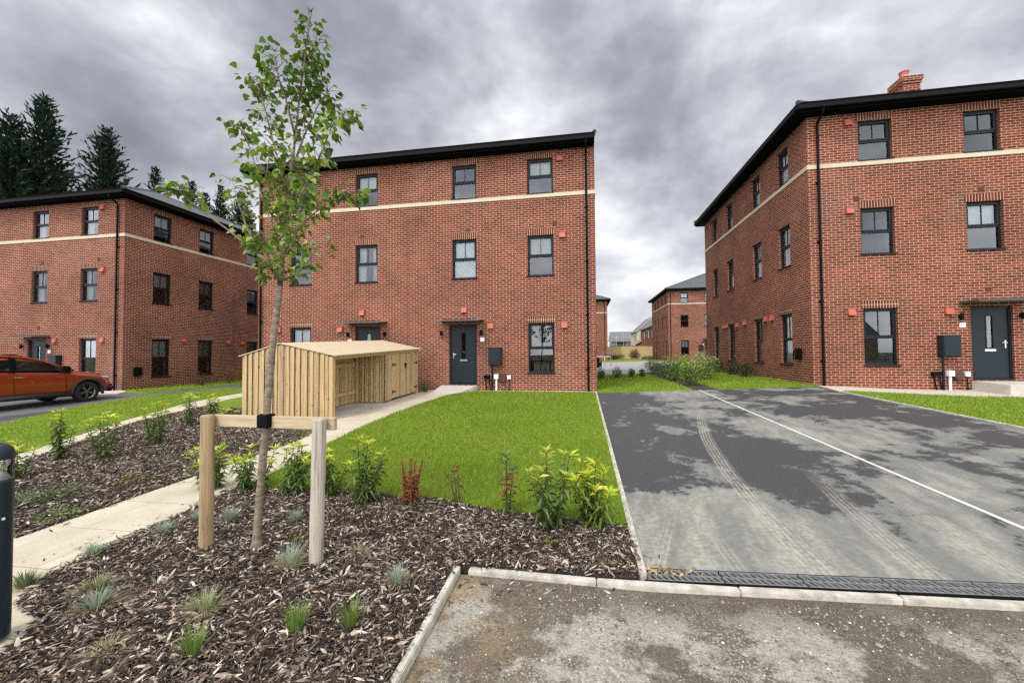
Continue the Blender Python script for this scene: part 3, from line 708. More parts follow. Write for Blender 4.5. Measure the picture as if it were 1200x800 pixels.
MYF, RYF, LYF = 13.687, 13.628, 13.846
bM, bR, bL = -1.4928+H, -1.2597+H, -1.7746+H
def main_extra(root, b):
    y = MYF
    cowls(root, [(-4.09, y, 1.49+H), (-3.14, y, .92+H), (-.605, y, .90+H), (-.644, y, 3.945+H), (-.712, y, 6.56+H), (-8.85, y, .88+H), (-7.97, y, 1.48+H), (-11.42, y, .92+H)])
    airs(root, [(-.90, y, 4.34+H), (-3.955, y, 4.32+H), (-8.0, y, 4.32+H), (-11.2, y, 4.33+H)])
    mb = MB(); mb.box(-6.21, -6.19, y-.003, y+.01, gz(-6, 13.7), b+ZSB-.005); mb.build('movement_joint', MAT['airbrick'], root)
    services(root, -2.97, -.12+H, y, b, gz(-2.9, 13.6)); services(root, -9.0, -.12+H, y, b, gz(-9, 13.6), -1)
    ob('charging_point', cached('chg', charger_mesh), (.44, 14.3, -.38+H), math.pi/2, root)
block('apartment_block', 'central three-storey red brick block behind the lawn and timber bin store', -12.34, .4425, MYF, 10.6, bM, gz(-5.9, 13.7), 0, '', (1, 0), 'red brick apartment blocks',
      [(.16, gz(.16, 13.7)-.03), (-12.19, gz(-12, 13.7)-.03)], {(0, 2): 'blind', (2, 1): 'drawn', (0, 1): 'blind', (3, 2): 'blind', (3, 1): 'curtain', (2, 2): None, (1, 0): 'blind'}, main_extra)
def right_extra(root, b):
    y = RYF; x = 6.8166
    cowls(root, [(7.88, y, 1.12+H), (7.935, y, 6.83+H), (7.91, y, 4.16+H), (10.355, y, 1.09+H)]); airs(root, [(8.114, y, 4.52+H), (11.276, y, 4.56+H), (11.346, y, 1.69+H)])
    cowls(root, [(x, 19.555, 1.15+H), (x, 18.68, 1.19+H)], -math.pi/2); 
    for yy in (16.681, 16.16, 20.9, 21.3): ob('vent_cowl', cached('cowl', cowl_mesh), (x, yy, 1.1+H), -math.pi/2, root)
    ob('charging_point', cached('chg', charger_mesh), (x, 14.31, -.11+H), -math.pi/2, root)
    services(root, 10.27, .10+H, y, b, gz(10.3, 13.6))
block('apartment_block', 'right-hand red brick block with brick chimney beside the tarmac drive', 6.8166, 6.8166+12.78, RYF, 10.56, bR, gz(6.82, 13.6), 0, 'L', (1, 1), 'red brick apartment blocks',
      [(7.085, gz(7.08, 13.6)-.02)], {(1, 1): None, (3, 1): 'blind', (3, 2): None}, right_extra, (11.13, 11.78, RYF+2.5, RYF+3.2, 9.62+H))
def left_extra(root, b):
    y = LYF; x = -18.9034
    cowls(root, [(-22.46, y, .65+H), (-19.93, y, .64+H), (-19.99, y, 3.62+H), (-20.05, y, 6.28+H)]); airs(root, [(-20.22, y, 4.05+H), (-23.3, y, 4.05+H), (-23.42, y, 1.22+H), (-24.4, y, .4+H)])
    cowls(root, [(x, 16.43, .70+H), (x, 18.92, .66+H), (x, 19.84, .65+H)], math.pi/2)
    mb = MB(); mb.box(x-.01, x+.003, 19.32, 19.34, gz(-18.9, 19)-.1, b+ZSB-.005); mb.build('movement_joint', MAT['airbrick'], root)
    ob('meter_box', cached('meter', meter_mesh), (-22.3, y, -.29+H), 0, root)
    mb = MB(); mb.box(x, x+.12, 14.257, 14.551, -.907+H, -.527+H); mb.build('charging_point', MAT['black'], root, bevel=.02)
block('apartment_block', 'left-hand red brick block behind the parked orange car, below the dark conifers', -18.9034-12.78, -18.9034, LYF, 10.6, bL, gz(-18.9, 13.8), 0, 'R', (1, 1), 'red brick apartment blocks',
      [(-19.22, gz(-19.2, 13.8)-.03)], {(0, 0): 'blind', (0, 1): 'curtain', (0, 2): 'curtain', (2, 1): 'curtain', (2, 2): 'curtain'}, left_extra)
def rr_extra(root, b):
    y = 51.0; cowls(root, [(11.0, y, b+2.35), (11.0, y, b+5.4), (11.0, y, b+8.1), (13.4, y, b+2.35)])
    ob('meter_box', cached('meter', meter_mesh), (13.7, y, b+1.6), 0, root)
    mb = MB(); mb.tube([(13.6, y-.05, b+1.3), (13.6, y-.05, b)], .04, 8); mb.build('conduit', MAT['anthracite'], root)
block('apartment_block', 'distant red brick block with grey hipped roof seen between the central and right-hand blocks', 10.1, 22.88, 51.0, 11.6, -1.17+H, gz(10, 51), 0, 'L', (1, 1), 'red brick apartment blocks', [(10.35, gz(10, 51))], {(1, 2): 'blind', (1, 0): 'blind'}, rr_extra)
def rl_extra(root, b):
    cowls(root, [(2.0, 55.9, b+2.4), (2.0, 55.9, b+5.4)])
block('apartment_block', 'distant brick block mostly hidden, only a narrow strip right of the central block shows', 3.26-12.78, 3.26, 55.9, 11.6, -1.57+H, gz(3, 56)-.3, 0, '', (1, 1), 'red brick apartment blocks', [(2.9, gz(3, 56)-.35)], None, rl_extra)

# door steps
def step(name, P, z_top, drop):
    mb = MB(); n = len(P)
    mb.face([(x, y, z) for (x, y), z in zip(P, z_top)])
    for i in range(n):
        j = (i+1) % n; mb.quad((*P[i], z_top[i]-drop), (*P[j], z_top[j]-drop), (*P[j], z_top[j]), (*P[i], z_top[i]))
    o = mb.build(name, MAT['conc'], bevel=.008); tag(o, kind='structure'); return o
zt = bM+DB-.03
step('entrance_ramp', [(-4.95, 12.55), (-4.05, 12.55), (-3.62, 13.2), (-3.62, 13.68), (-4.95, 13.68)], [gz(-4.9, 12.5)+.02, gz(-4, 12.5)+.02, zt-.02, zt, zt], .45)
zt = bR+DB-.03
step('entrance_step', [(10.85, 12.55), (19, 12.55), (19, 13.62), (10.85, 13.62)], [zt-.03, zt-.03, zt, zt], .5)

# ------------------------------------------------------------------ timber bin store
def g_(x, y): return gz(x, y)
ST_Y0, ST_Y1, ST_XF, ST_XB, ST_XR = 8.16, 12.85, -5.45, -7.74, -6.74; ST_XW = -6.42
bs = empty('bin_store', (ST_XF, ST_Y0, gz(ST_XF, ST_Y0)), 'pale timber bin store with slatted sides and double doors beside the footpath', 'bin store')
def eave(y): return -.035+H+(y-ST_Y0)*.040
def rid(y): return .235+H+(y-ST_Y0)*.040
def roofz(x, y):
    return rid(y)+(eave(y)-rid(y))*(abs(x-ST_XR)/(ST_XF-ST_XR) if x > ST_XR else abs(x-ST_XR)/(ST_XR-ST_XB))
def boards_y(y, xa, xb, gap_top=.02, w=(.055, .10), th=.02, name='end_boards'):     # vertical boards in a plane y=const
    mb = MB(); x = xa; k = 0
    while x < xb-.02:
        ww = min(random.uniform(*w), xb-x); o = (k % 2)*.026
        z0 = gz(x, y)+.03+random.uniform(0, .02); a, b = x+.006, x+ww-.006
        n = len(mb.v)
        for yy in (y-o-th, y-o):
            mb.v += [(a, yy, z0), (b, yy, z0), (b, yy, roofz(b, y)-gap_top), (a, yy, roofz(a, y)-gap_top)]
        for q in ((0, 1, 2, 3), (5, 4, 7, 6), (0, 4, 5, 1), (1, 5, 6, 2), (2, 6, 7, 3), (3, 7, 4, 0)): mb.f.append(tuple(n+i for i in q)); mb.m.append(random.choice((0, 0, 0, 1)))
        x += ww*random.choice((.8, .95, 1.03)); k += 1
    return mb.build(name, [MAT['board'], MAT['board_dark']], bs, bevel=.003)
boards_y(ST_Y0, ST_XB, ST_XF-.09)
boards_y(10.58, ST_XW+.02, ST_XF-.02, name='partition_boards')
def boards_x(x, ya, yb, ztop, zbot, name, th=.02, w=(.08, .12), stag=True, mats=('board', 'board_dark')):
    mb = MB(); y = ya; k = 0
    while y < yb-.02:
        ww = min(random.uniform(*w), yb-y); o = (k % 2)*.016 if stag else random.uniform(0, .004)
        mb.box(x-th+o, x+o, y+.003, y+ww-.003, zbot(y), ztop(y)); mb.m[-6:] = [random.choice((0, 0, 1))]*6
        y += ww; k += 1
    return mb.build(name, [MAT[m] for m in mats], bs, bevel=.003)
boards_x(ST_XW, ST_Y0+.03, ST_Y1-.05, lambda y: roofz(ST_XW, y)-.04, lambda y: gz(ST_XW, y)+.04, 'back_boards', stag=True)
boards_x(ST_XB, ST_Y0, ST_Y1, lambda y: eave(y)-.04, lambda y: gz(ST_XB, y)+.04, 'rear_boards')
boards_x(ST_XF, 10.58, 10.93, lambda y: eave(y)-.10, lambda y: gz(ST_XF, y)+.06, 'front_panel', stag=False, w=(.15, .17))
for (x, y) in ((ST_XF-.045, ST_Y0+.045), (ST_XF-.05, ST_Y1-.05), (ST_XB+.05, ST_Y0+.06), (ST_XB+.05, ST_Y1-.05)):
    mb = MB(); mb.box(x-.045, x+.045, y-.045, y+.045, gz(x, y), roofz(x, y)-.03); mb.build('post', MAT['board'], bs, bevel=.004)
mb = MB(); mb.box(ST_XF-.10, ST_XF+.005, ST_Y0-.024, ST_Y0, gz(ST_XF, ST_Y0)+.02, eave(ST_Y0)-.03); mb.build('corner_board', MAT['board'], bs, bevel=.004)
mb = MB()
for zz in (.28, 1.05):
    k = len(mb.v); y0, y1 = ST_Y0+.05, 10.55
    for y in (y0, y1):
        z = gz(ST_XW, y)+zz
        for xx in (ST_XW+.021, ST_XW+.065): mb.v += [(xx, y, z), (xx, y, z+.1)]
    for q in ((0, 1, 3, 2), (4, 6, 7, 5), (1, 5, 7, 3), (0, 4, 5, 1), (2, 3, 7, 6), (0, 2, 6, 4)): mb.f.append(tuple(k+i for i in q)); mb.m.append(0)
mb.build('back_rails', MAT['board'], bs)
mb = MB(); k = 0                                                   # front beam under the eave
for y in (ST_Y0, ST_Y1):
    for xx in (ST_XF-.05, ST_XF-.004): mb.v += [(xx, y, eave(y)-.10), (xx, y, eave(y)-.02)]
for q in ((0, 1, 3, 2), (4, 6, 7, 5), (1, 5, 7, 3), (0, 4, 5, 1), (2, 3, 7, 6), (0, 2, 6, 4)): mb.f.append(q); mb.m.append(0)
mb.build('eave_beam', MAT['board'], bs)
for k in range(2):
    ya, yb = 10.95+k*.915, 10.95+(k+1)*.915-.012
    d = boards_x(ST_XF, ya, yb, lambda y: eave(y)-.115, lambda y: gz(ST_XF, y)+.09, 'door', stag=False, w=(.12, .16))
    hg = MB()
    for zz in (.27, 1.06):
        z = gz(ST_XF, ya)+zz; yh = ya+.02 if k == 0 else yb-.02; s = 1 if k == 0 else -1
        hg.box(ST_XF+.006, ST_XF+.014, min(yh, yh+.02*s), max(yh, yh+.02*s), z-.06, z+.06); hg.box(ST_XF+.006, ST_XF+.013, min(yh, yh+.26*s), max(yh, yh+.26*s), z-.016, z+.016)
    if k == 0: zz = gz(ST_XF, yb)+1.03; hg.box(ST_XF+.006, ST_XF+.02, yb-.1, yb+.1, zz-.02, zz+.02); hg.box(ST_XF+.006, ST_XF+.03, yb-.02, yb+.02, zz-.12, zz-.03)
    h = hg.build('hinge', MAT['black']); adopt(h, d)
    mb = MB()
ro = MB()
for side in (0, 1):
    nb = 7
    ys = np.linspace(ST_Y0-.06, ST_Y1+.05, 22)
    for a, b in zip(ys, ys[1:]):                                        # boards run from ridge to eave
        xr, xe = (ST_XR, ST_XF+.09) if side == 0 else (ST_XR, ST_XB-.07)
        k = len(ro.v); gap = .003
        for y in (a+gap, b-gap):
            ze = roofz(xe, y); 
            for (xx, zz) in ((xr, rid(y)), (xe, ze)): ro.v += [(xx, y, zz), (xx, y, zz+.022)]
        for q in ((1, 3, 7, 5), (0, 4, 6, 2), (0, 2, 3, 1), (4, 5, 7, 6), (2, 6, 7, 3)): ro.f.append(tuple(k+i for i in q)); ro.m.append(0)
ro.build('roof', MAT['roofboard'], bs)

# ------------------------------------------------------------------ foliage helpers
def rand_dirs(n): 
    v = rng.normal(size=(n, 3)); return v/np.linalg.norm(v, axis=1, keepdims=True)
def leaves(base, direc, length, width, cols, fold=.18, droop=.25, upv=None):
    """pointed leaves: 6 verts / 4 tris each. base (n,3), direc unit (n,3)"""
    n = len(base); L = np.broadcast_to(np.asarray(length, float), (n,))[:, None]; W = np.broadcast_to(np.asarray(width, float), (n,))[:, None]
    u = rand_dirs(n)*.6+np.array([0, 0, 1.]) if upv is None else upv
    side = np.cross(direc, u); side /= np.linalg.norm(side, axis=1, keepdims=True)+1e-9
    nor = np.cross(side, direc)
    dz = np.array([0, 0, -1.])
    p0 = base; mid = base+direc*L*.45+nor*W*0-0*dz
    a = base+direc*L*.40+side*W*.5+nor*W*fold; b = base+direc*L*.40-side*W*.5+nor*W*fold
    m2 = base+direc*L*.55+dz*L*droop*.25; tip = base+direc*L+dz*L*droop
    V = np.stack([p0, a, m2, b, tip], 1).reshape(-1, 3)
    i = np.arange(n)[:, None]*5
    Fc = np.concatenate([i+[0, 1, 2], i+[0, 2, 3], i+[1, 4, 2], i+[2, 4, 3]], 0)
    C = np.repeat(cols, 5, axis=0)
    return V, Fc, C
def tint(n, base, var=.25, hue=.12):
    b = np.asarray(base, float); f = 1+rng.uniform(-var, var, (n, 1)); h = 1+rng.uniform(-hue, hue, (n, 3)); return np.clip(b*f*h, 0, 1)
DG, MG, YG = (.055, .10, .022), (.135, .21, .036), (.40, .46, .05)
RED = (.22, .06, .028)

def shrub(x, y, h, w, label, stems=5, dens=1., tipc=YG, lowc=DG, midc=MG, leaf=.118, name='shrub', group='shrubs in the planting beds', cat='shrub', red=None, z=None, erect=0.):
    gzz = gz(x, y) if z is None else z
    root = empty(name, (x, y, gzz), label, cat, group)
    sb = MB(); dens *= .80; h *= .94; B = []; D = []; Lh = []; Cc = []; TB = []; TD = []; TL = []
    for k in range(stems):
        a = random.uniform(0, 6.28); r0 = w*.12; r1 = w*random.uniform(.12, .5)*(.85 if erect else 1); hh = h*(random.uniform(.62, .95) if k else .97)
        p0 = Vector((x+r0*math.cos(a), y+r0*math.sin(a), gzz-.02)); p1 = Vector((x+r1*.7*math.cos(a), y+r1*.7*math.sin(a), gzz+hh*.5)); p2 = Vector((x+r1*1.15*math.cos(a), y+r1*math.sin(a), gzz+hh))
        if k == 0: p2.x = x+random.uniform(-.03, .03); p2.y = y; p1 = (p0+p2)/2
        sb.tube([p0, p1, p2], [.008, .006, .003], 5)
        n = max(4, int(hh/.0165*dens)); 
        for i in range(n):
            t_ = .12+.85*(i+random.random()*.6)/n; p = (p0.lerp(p1, t_*2) if t_ < .5 else p1.lerp(p2, t_*2-1)); an = i*2.4+random.uniform(-.4, .4)
            e = random.uniform(-.25, .45)+erect; d = Vector((math.cos(an)*math.cos(e), math.sin(an)*math.cos(e), math.sin(e)))
            if t_ > .86: TB.append(p); TD.append(d+Vector((0, 0, .45))); TL.append(leaf*random.uniform(.7, 1.)*(.5 if erect else 1))
            else: B.append(p); D.append(d); Lh.append(leaf*random.uniform(.7, 1.15)*((1.35-t_*.95) if erect else 1)); Cc.append(t_)
        for i in range(2 if erect else 7):
            an = i*.9+random.random(); d = Vector((math.cos(an), math.sin(an), random.uniform(.25, 1.1))); TB.append(p2.copy()); TD.append(d); TL.append(leaf*random.uniform(.7, 1.05)*(.5 if erect else 1))
    sb.build('stem', MAT['stem'], root)
    if B:
        Bn = np.array([tuple(p) for p in B]); Dn = np.array([tuple(d.normalized()) for d in D]); Ln = np.array(Lh); tt = np.array(Cc)[:, None]
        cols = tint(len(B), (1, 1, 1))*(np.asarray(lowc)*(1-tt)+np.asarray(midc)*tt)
        if red is not None:
            mk = (tt[:, 0] > red[0]) & (tt[:, 0] < red[1]); cols[mk] = tint(mk.sum(), RED, .4, .25)
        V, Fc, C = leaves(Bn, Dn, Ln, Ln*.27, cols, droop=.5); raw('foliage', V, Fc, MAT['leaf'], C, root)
    Bn = np.array([tuple(p) for p in TB]); Dn = np.array([tuple(d.normalized()) for d in TD]); Ln = np.array(TL)
    V, Fc, C = leaves(Bn, Dn, Ln, Ln*.28, tint(len(TB), tipc, .25, .15), droop=.15); raw('young_leaves', V, Fc, MAT['leaf'], C, root)
    return root

SHR = [
 (-7.69, 4.83, .80, .42, 'tall narrow laurel shrub by the side path, nearest the bollard but one', 6, 1.1),
 (-7.09, 4.97, .72, .46, 'bushy laurel shrub between two taller ones on the strip of side path', 7, 1.),
 (-7.24, 5.83, .76, .44, 'upright laurel shrub in the side bed, third along the side path from the bollard', 7, 1.1),
 (-8.19, 7.25, .74, .38, 'slim far laurel shrub near the end of the side path, left of the bin store', 5, 1.),
 (-7.24, 4.10, .50, .40, 'low leafy shrub just behind the bollard top', 5, 1.),
 (-4.21, 4.02, .50, 0.55, 'yellow-tipped low shrub left of the brown stake, overhanging the footpath', 9, 1.2),
 (-3.73, 4.08, .52, 0.52, 'broad-leaved shrub between the brown stake and the tree trunk', 9, 1.2),
 (-3.18, 4.02, .58, 0.47, 'dark leafy shrub just right of the slender tree trunk', 8, 1.2),
 (-2.72, 4.04, .52, 0.52, 'dark green shrub directly behind the grey stake', 8, 1.2),
 (-2.26, 3.90, .72, 0.47, 'tall green shrub right of the grey stake, against the lawn edge', 7, 1.2)]
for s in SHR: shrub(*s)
shrub(-8.75, 8.35, .55, .4, 'leafy shrub against the left corner of the timber bin store', 6, 1.)
shrub(-7.55, 7.55, .34, .4, 'small shrub at the foot of the bin store slats', 5, 1.)
shrub(-.30, 3.62, .74, .40, 'tallest green shrub at the lawn edge near the drive, pale yellow tips', 8, 1.1, tipc=(.36, .42, .06), midc=(.15, .22, .045))
shrub(.08, 3.74, .60, .44, 'bright yellow-green shrub at the bed corner beside the drive', 10, 1.3, tipc=(.46, .49, .035), midc=(.19, .26, .025))
shrub(-.74, 3.86, .60, .26, 'thin shrub with dead red leaves halfway up and green tip', 3, .75, red=(.45, .75), tipc=(.13, .18, .05))
shrub(-1.77, 3.94, .52, .32, 'dead shrub with dense rust-red leaves at the lawn edge', 9, 3.0, erect=.7, tipc=(.34, .09, .04), lowc=(.40, .17, .07), midc=(.33, .08, .035), leaf=.095)
shrub(-1.27, 4.04, .40, .24, 'sparse twig with a few red leaves, between the rust-red shrub and the drive', 3, .4, tipc=(.20, .055, .03), lowc=(.10, .07, .03), midc=(.18, .055, .03), leaf=.07)
shrub(-6.1, 5.9, .22, .3, 'small pinkish red flowering shrub in the side bed behind the stake rail', 6, 1.4, tipc=(.4, .09, .12), midc=(.16, .10, .06), leaf=.05)
shrub(-4.9+.0, 13.25, .01, .01, '', 1, .1) if False else None
shrub(-5.32, 13.15, .42, .5, 'small rounded bush against the brick wall beside the bin store doors', 12, 1.4, tipc=(.10, .12, .04), leaf=.06)

# low weeds and ground plants in the side bed
def weed(x, y, h, w, col, label, n=160, name='weed', group='small weeds in the bark mulch', cat='weed'):
    z = gz(x, y); a = rng.uniform(0, 6.28, n); rr = w*.5*np.sqrt(rng.uniform(0, 1, n)); bx = x+rr*np.cos(a); by = y+rr*np.sin(a)
    B = np.stack([bx, by, z+h*rng.uniform(0, .7, n)], 1); D = rand_dirs(n); D[:, 2] = np.abs(D[:, 2])+.4; D /= np.linalg.norm(D, axis=1, keepdims=True)
    V, Fc, C = leaves(B, D, .05, .016, tint(n, col, .35, .2)); o = raw(name, V, Fc, MAT['leaf'], C); tag(o, label, cat, kind='stuff')
weed(-5.75, 3.55, .16, .6, (.09, .13, .05), 'feathery grey-green weed patch in the side bed beyond the bollard', 420)
weed(-5.35, 4.05, .13, .35, (.15, .12, .03), 'olive brown low weed near the middle of the side bed', 160)
weed(-5.05, 3.2, .07, .4, (.12, .19, .03), 'bright green creeping weed at the footpath edge', 150)
weed(-5.9, 4.9, .12, .45, (.10, .12, .06), 'grey-green weed patch behind the olive weed in the side bed', 180)
weed(-5.6, 5.6, .2, .35, (.09, .12, .05), 'low pale plant left of the brown stake top', 160)
weed(-5.0, 6.6, .16, .3, (.13, .17, .04), 'small green plant just behind the tree tie', 120)
weed(-.28, 3.3, .08, .1, (.14, .17, .03), 'tiny yellow-green weed alone in the bark before the tallest shrub', 30)
weed(-2.35, 3.05, .09, .16, (.2, .18, .05), 'yellowish sprout beside the foot of the tree trunk', 50)

def tuft(x, y, h, w, col, label, dry=.3, n=260, group='blue fescue tufts in the bark mulch', name='grass_tuft', cat='ornamental grass', curve=.5):
    z = gz(x, y)-.01; a = rng.uniform(0, 6.28, n); r0 = w*.14*np.sqrt(rng.uniform(0, 1, n)); sp = rng.uniform(.1, 1., n)
    hh = h*rng.uniform(.55, 1.05, n); isdry = rng.uniform(0, 1, n) < dry
    hh = np.where(isdry, hh*.55, hh); sp = np.where(isdry, rng.uniform(.7, 1.25, n), sp)
    p0 = np.stack([x+r0*np.cos(a), y+r0*np.sin(a), np.full(n, z)], 1)
    out = np.stack([np.cos(a), np.sin(a), np.zeros(n)], 1); sid = np.stack([-np.sin(a), np.cos(a), np.zeros(n)], 1)
    p1 = p0+out*(w*.25*sp)[:, None]+np.array([0, 0, 1.])*(hh*.65)[:, None]; p2 = p0+out*(w*.55*sp)[:, None]+np.array([0, 0, 1.])*(hh*(1-.35*sp*curve))[:, None]
    bw = .0022
    V = np.stack([p0-sid*bw, p0+sid*bw, p1+sid*bw*.8, p1-sid*bw*.8, p2], 1).reshape(-1, 3); i = np.arange(n)[:, None]*5
    Fc = np.concatenate([i+[0, 1, 2], i+[0, 2, 3], i+[3, 2, 4]], 0)
    cols = np.where(isdry[:, None], tint(n, (.42, .34, .20), .25, .08), tint(n, col, .3, .12)); o = raw(name, V, Fc, MAT['blade'], np.repeat(cols, 5, 0)); tag(o, label, cat, group)
BL = (.34, .39, .32); PG = (.30, .33, .19)
TUF = [
 (-3.26, 3.30, .17, .20, BL, 'blue-green fescue tuft just right of the brown stake', .2),
 (-2.64, 3.39, .14, .16, BL, 'blue-green fescue tuft between the trunk and the grey stake', .2),
 (-2.14, 2.70, .21, .24, BL, 'blue fescue tuft with long straw skirt in front of the grey stake foot', .55),
 (-2.31, 2.17, .17, .24, PG, 'pale straw-green tuft just left of the bottom green lavender', .5),
 (-3.03, 2.10, .14, .24, BL, 'blue-green tuft with straw base nearest the bollard foot', .45),
 (-3.24, 2.24, .14, .22, (.24, .24, .14), 'yellowish tuft touching the back of the tuft nearest the bollard', .6),
 (-1.26, 2.62, .16, .16, BL, 'small ragged fescue tuft alone near the pale edging kerb', .4),
 (-2.53, 1.80, .10, .22, (.3, .25, .14), 'flattened straw tuft at the bottom edge of the picture', .8),
 (-3.82, 2.62, .12, .2, BL, 'fescue tuft overhanging the footpath, second from the bollard', .2),
 (-3.64, 3.02, .12, .2, BL, 'faint fescue tuft at the path edge left of the brown stake', .2),
 (-3.58, 3.27, .13, .18, BL, 'small fescue tuft close behind the brown stake', .2),
 (-3.78, 2.20, .14, .2, (.14, .18, .10), 'green tuft between the bollard and the footpath', .2),
 (-2.84, 2.32, .09, .26, (.34, .28, .17), 'flat dry straw tuft between the trunk and the bollard', .9),
 (-1.75, 2.95, .10, .16, (.34, .29, .18), 'withered straw tuft right of the grey stake', .9)]
for q in TUF: tuft(*q)
for (x, y, l) in ((-1.64, 2.11, 'green lavender clump with pale buds, middle of the three at the front'), (-1.345, 2.19, 'green lavender clump nearest the pale edging kerb'), (-2.05, 1.86, 'green lavender clump lowest in the picture, left of the other two')):
    tuft(x, y, .19, .2, (.17, .25, .06), l, .06, 130, 'green lavender clumps in the bark mulch', 'lavender', 'lavender', .2)

# ------------------------------------------------------------------ bark chips, grass blades, pebbles
def scatter(P, n):
    P = np.asarray(P); lo = P.min(0); hi = P.max(0); x = rng.uniform(lo[0], hi[0], n*3); y = rng.uniform(lo[1], hi[1], n*3); k = inpoly([tuple(q) for q in P], x, y); return x[k], y[k]
def chips(name, P, dens, size, label, ymin=.9, zoff=0.):
    P_ = np.asarray(P); lo = P_.min(0); hi = P_.max(0); A = (hi[0]-lo[0])*(hi[1]-lo[1]); n = int(A*dens)
    x = rng.uniform(lo[0], hi[0], n); y = rng.uniform(lo[1], hi[1], n); k = inpoly(P, x, y) & (y > ymin); x, y = x[k], y[k]; n = len(x); x = x+rng.normal(0, .022, n); y = y+rng.normal(0, .02, n)
    L = np.minimum(size*np.exp(rng.normal(0, .55, n))*.5, .042); W = L*rng.uniform(.09, .30, n); T = W*rng.uniform(.25, .6, n)
    W = np.minimum(W, .016); T = np.minimum(T, .006)
    a = rng.uniform(0, 6.28, n); e = rng.normal(0, .28, n); b = rng.normal(0, .5, n)
    d = np.stack([np.cos(a)*np.cos(e), np.sin(a)*np.cos(e), np.sin(e)], 1); s = np.stack([-np.sin(a)*np.cos(b), np.cos(a)*np.cos(b), np.sin(b)], 1); u = np.cross(d, s)
    z = gzv(x, y)+zoff+(rng.uniform(.004, .034, n)+.012*np.sin(x*5)*np.sin(y*4.3) if zoff == 0 else rng.uniform(.0, .008, n))
    c = np.stack([x, y, z], 1); L, W, T = L[:, None], W[:, None], T[:, None]
    bow = u*L*rng.uniform(-.15, .15, (n, 1))
    V = np.stack([c-d*L, c-d*L*.2+s*W+u*T*.5+bow, c+d*L*.7+s*W*.6+bow*.5, c+d*L, c+d*L*.3-s*W+bow, c-d*L*.6-s*W*.8+bow*.4, c+u*T+bow, c-u*T], 1).reshape(-1, 3)
    i = np.arange(n)[:, None]*8; ring = [0, 1, 2, 3, 4, 5]
    Fc = np.concatenate([i+[ring[q], ring[(q+1) % 6], 6] for q in range(6)], 0)
    r = rng.uniform(0, 1, (n, 1)); dark = np.array([.037, .027, .020]); midc = np.array([.125, .09, .068]); tan = np.array([.30, .235, .18]); pale = np.array([.46, .395, .315])
    cols = np.where(r < .50, dark, np.where(r < .74, midc, np.where(r < .91, tan, pale)))*rng.uniform(.65, 1.35, (n, 1))
    o = raw(name, V, Fc, MAT['chip'], np.repeat(cols, 8, 0)); tag(o, label, 'bark mulch', kind='stuff')
chips('bark_mulch', BED, 10500, .033, 'chipped bark mulch covering the front planting bed')
chips('bark_mulch', BED2, 3600, .046, 'chipped bark mulch covering the side bed beyond the footpath')
chips('scattered_bark', [(-4.25, 2.2), (-3.8, 2.3), (-3.88, 3.5), (-3.92, 4.4), (-4.1, 4.4), (-4.1, 3.4)], 110, .034, 'loose bark chips strewn over the footpath edge', zoff=.014)
chips('scattered_bark', [(-4.86, 2.2), (-4.7, 2.2), (-4.74, 5.0), (-4.86, 5.0)], 130, .034, 'loose bark chips along the far edge of the footpath', zoff=.014)
chips('scattered_bark', [(-.9, 2.4), (-.75, 2.5), (-.3, 2.78), (.4, 2.82), (.4, 2.86), (-.9, 2.87)], 500, .036, 'loose bark chips spilt over the kerb corner onto the road', zoff=-.036)
chips('scattered_bark', [(.40, 3.02), (.62, 3.06), (.5, 3.3), (.43, 3.75)], 160, .03, 'loose bark chips at the corner of the drive', zoff=.004)
def grass(name, P, dens, h, w, label, ylim=None, c=((.145, .24, .018), (.275, .355, .036))):
    P_ = np.asarray(P); lo = P_.min(0); hi = P_.max(0); n = int((hi[0]-lo[0])*(hi[1]-lo[1])*dens)
    x = rng.uniform(lo[0], hi[0], n); y = rng.uniform(lo[1], hi[1], n); k = inpoly(P, x, y)
    keep = rng.uniform(0, 1, n) < np.clip(5.5/np.hypot(x, y), .25, 1); k &= keep
    x, y = x[k], y[k]; n = len(x); x = x+rng.normal(0, .018, n); y = y+rng.normal(0, .018, n); sc_ = np.clip(np.hypot(x, y)/5.5, 1, 2.2)
    # worn and lush drifts
    dr_ = .5+.5*np.sin(x*1.7+np.sin(y*1.1)*1.5)*np.sin(y*1.9+np.sin(x*.8))
    a = rng.uniform(0, 6.28, n); hh = h*rng.uniform(.5, 1.15, n)*(.8+.4*dr_); ln = hh*rng.uniform(.1, .9, n); wv = w*sc_
    z = gzv(x, y)+.012; p = np.stack([x, y, z], 1); s = np.stack([np.cos(a), np.sin(a), 0*a], 1)*wv[:, None]*.5; a2 = rng.uniform(0, 6.28, n)
    t_ = p+np.stack([np.cos(a2)*ln, np.sin(a2)*ln, hh], 1)
    V = np.stack([p-s, p+s, t_], 1).reshape(-1, 3); i = np.arange(n)[:, None]*3
    m = (rng.uniform(0, 1, (n, 1))*.6+.4*dr_[:, None]); cols = np.array(c[0])*(1-m)+np.array(c[1])*m
    dry = rng.uniform(0, 1, n) < .035+.05*(dr_ > .75); cols[dry] = (.30, .27, .11)
    o = raw(name, V, i+[0, 1, 2], MAT['blade'], np.repeat(cols*rng.uniform(.75, 1.25, (n, 1)), 3, 0)); tag(o, label, 'grass', kind='stuff')
grass('grass_blades', LAWN, 5200, .055, .006, 'short mown green grass of the front lawn')
grass('grass_blades', LEFTLAWN, 1500, .05, .010, 'short mown green grass between the side path and the lane')
grass('grass_blades', [(6.56, 5), (14, 5), (14, 11.9), (10.8, 11.95), (8.84, 11.98), (7.3, 12.05), (6.65, 12.0)], 2200, .05, .009, 'short mown green grass in front of the right-hand block')
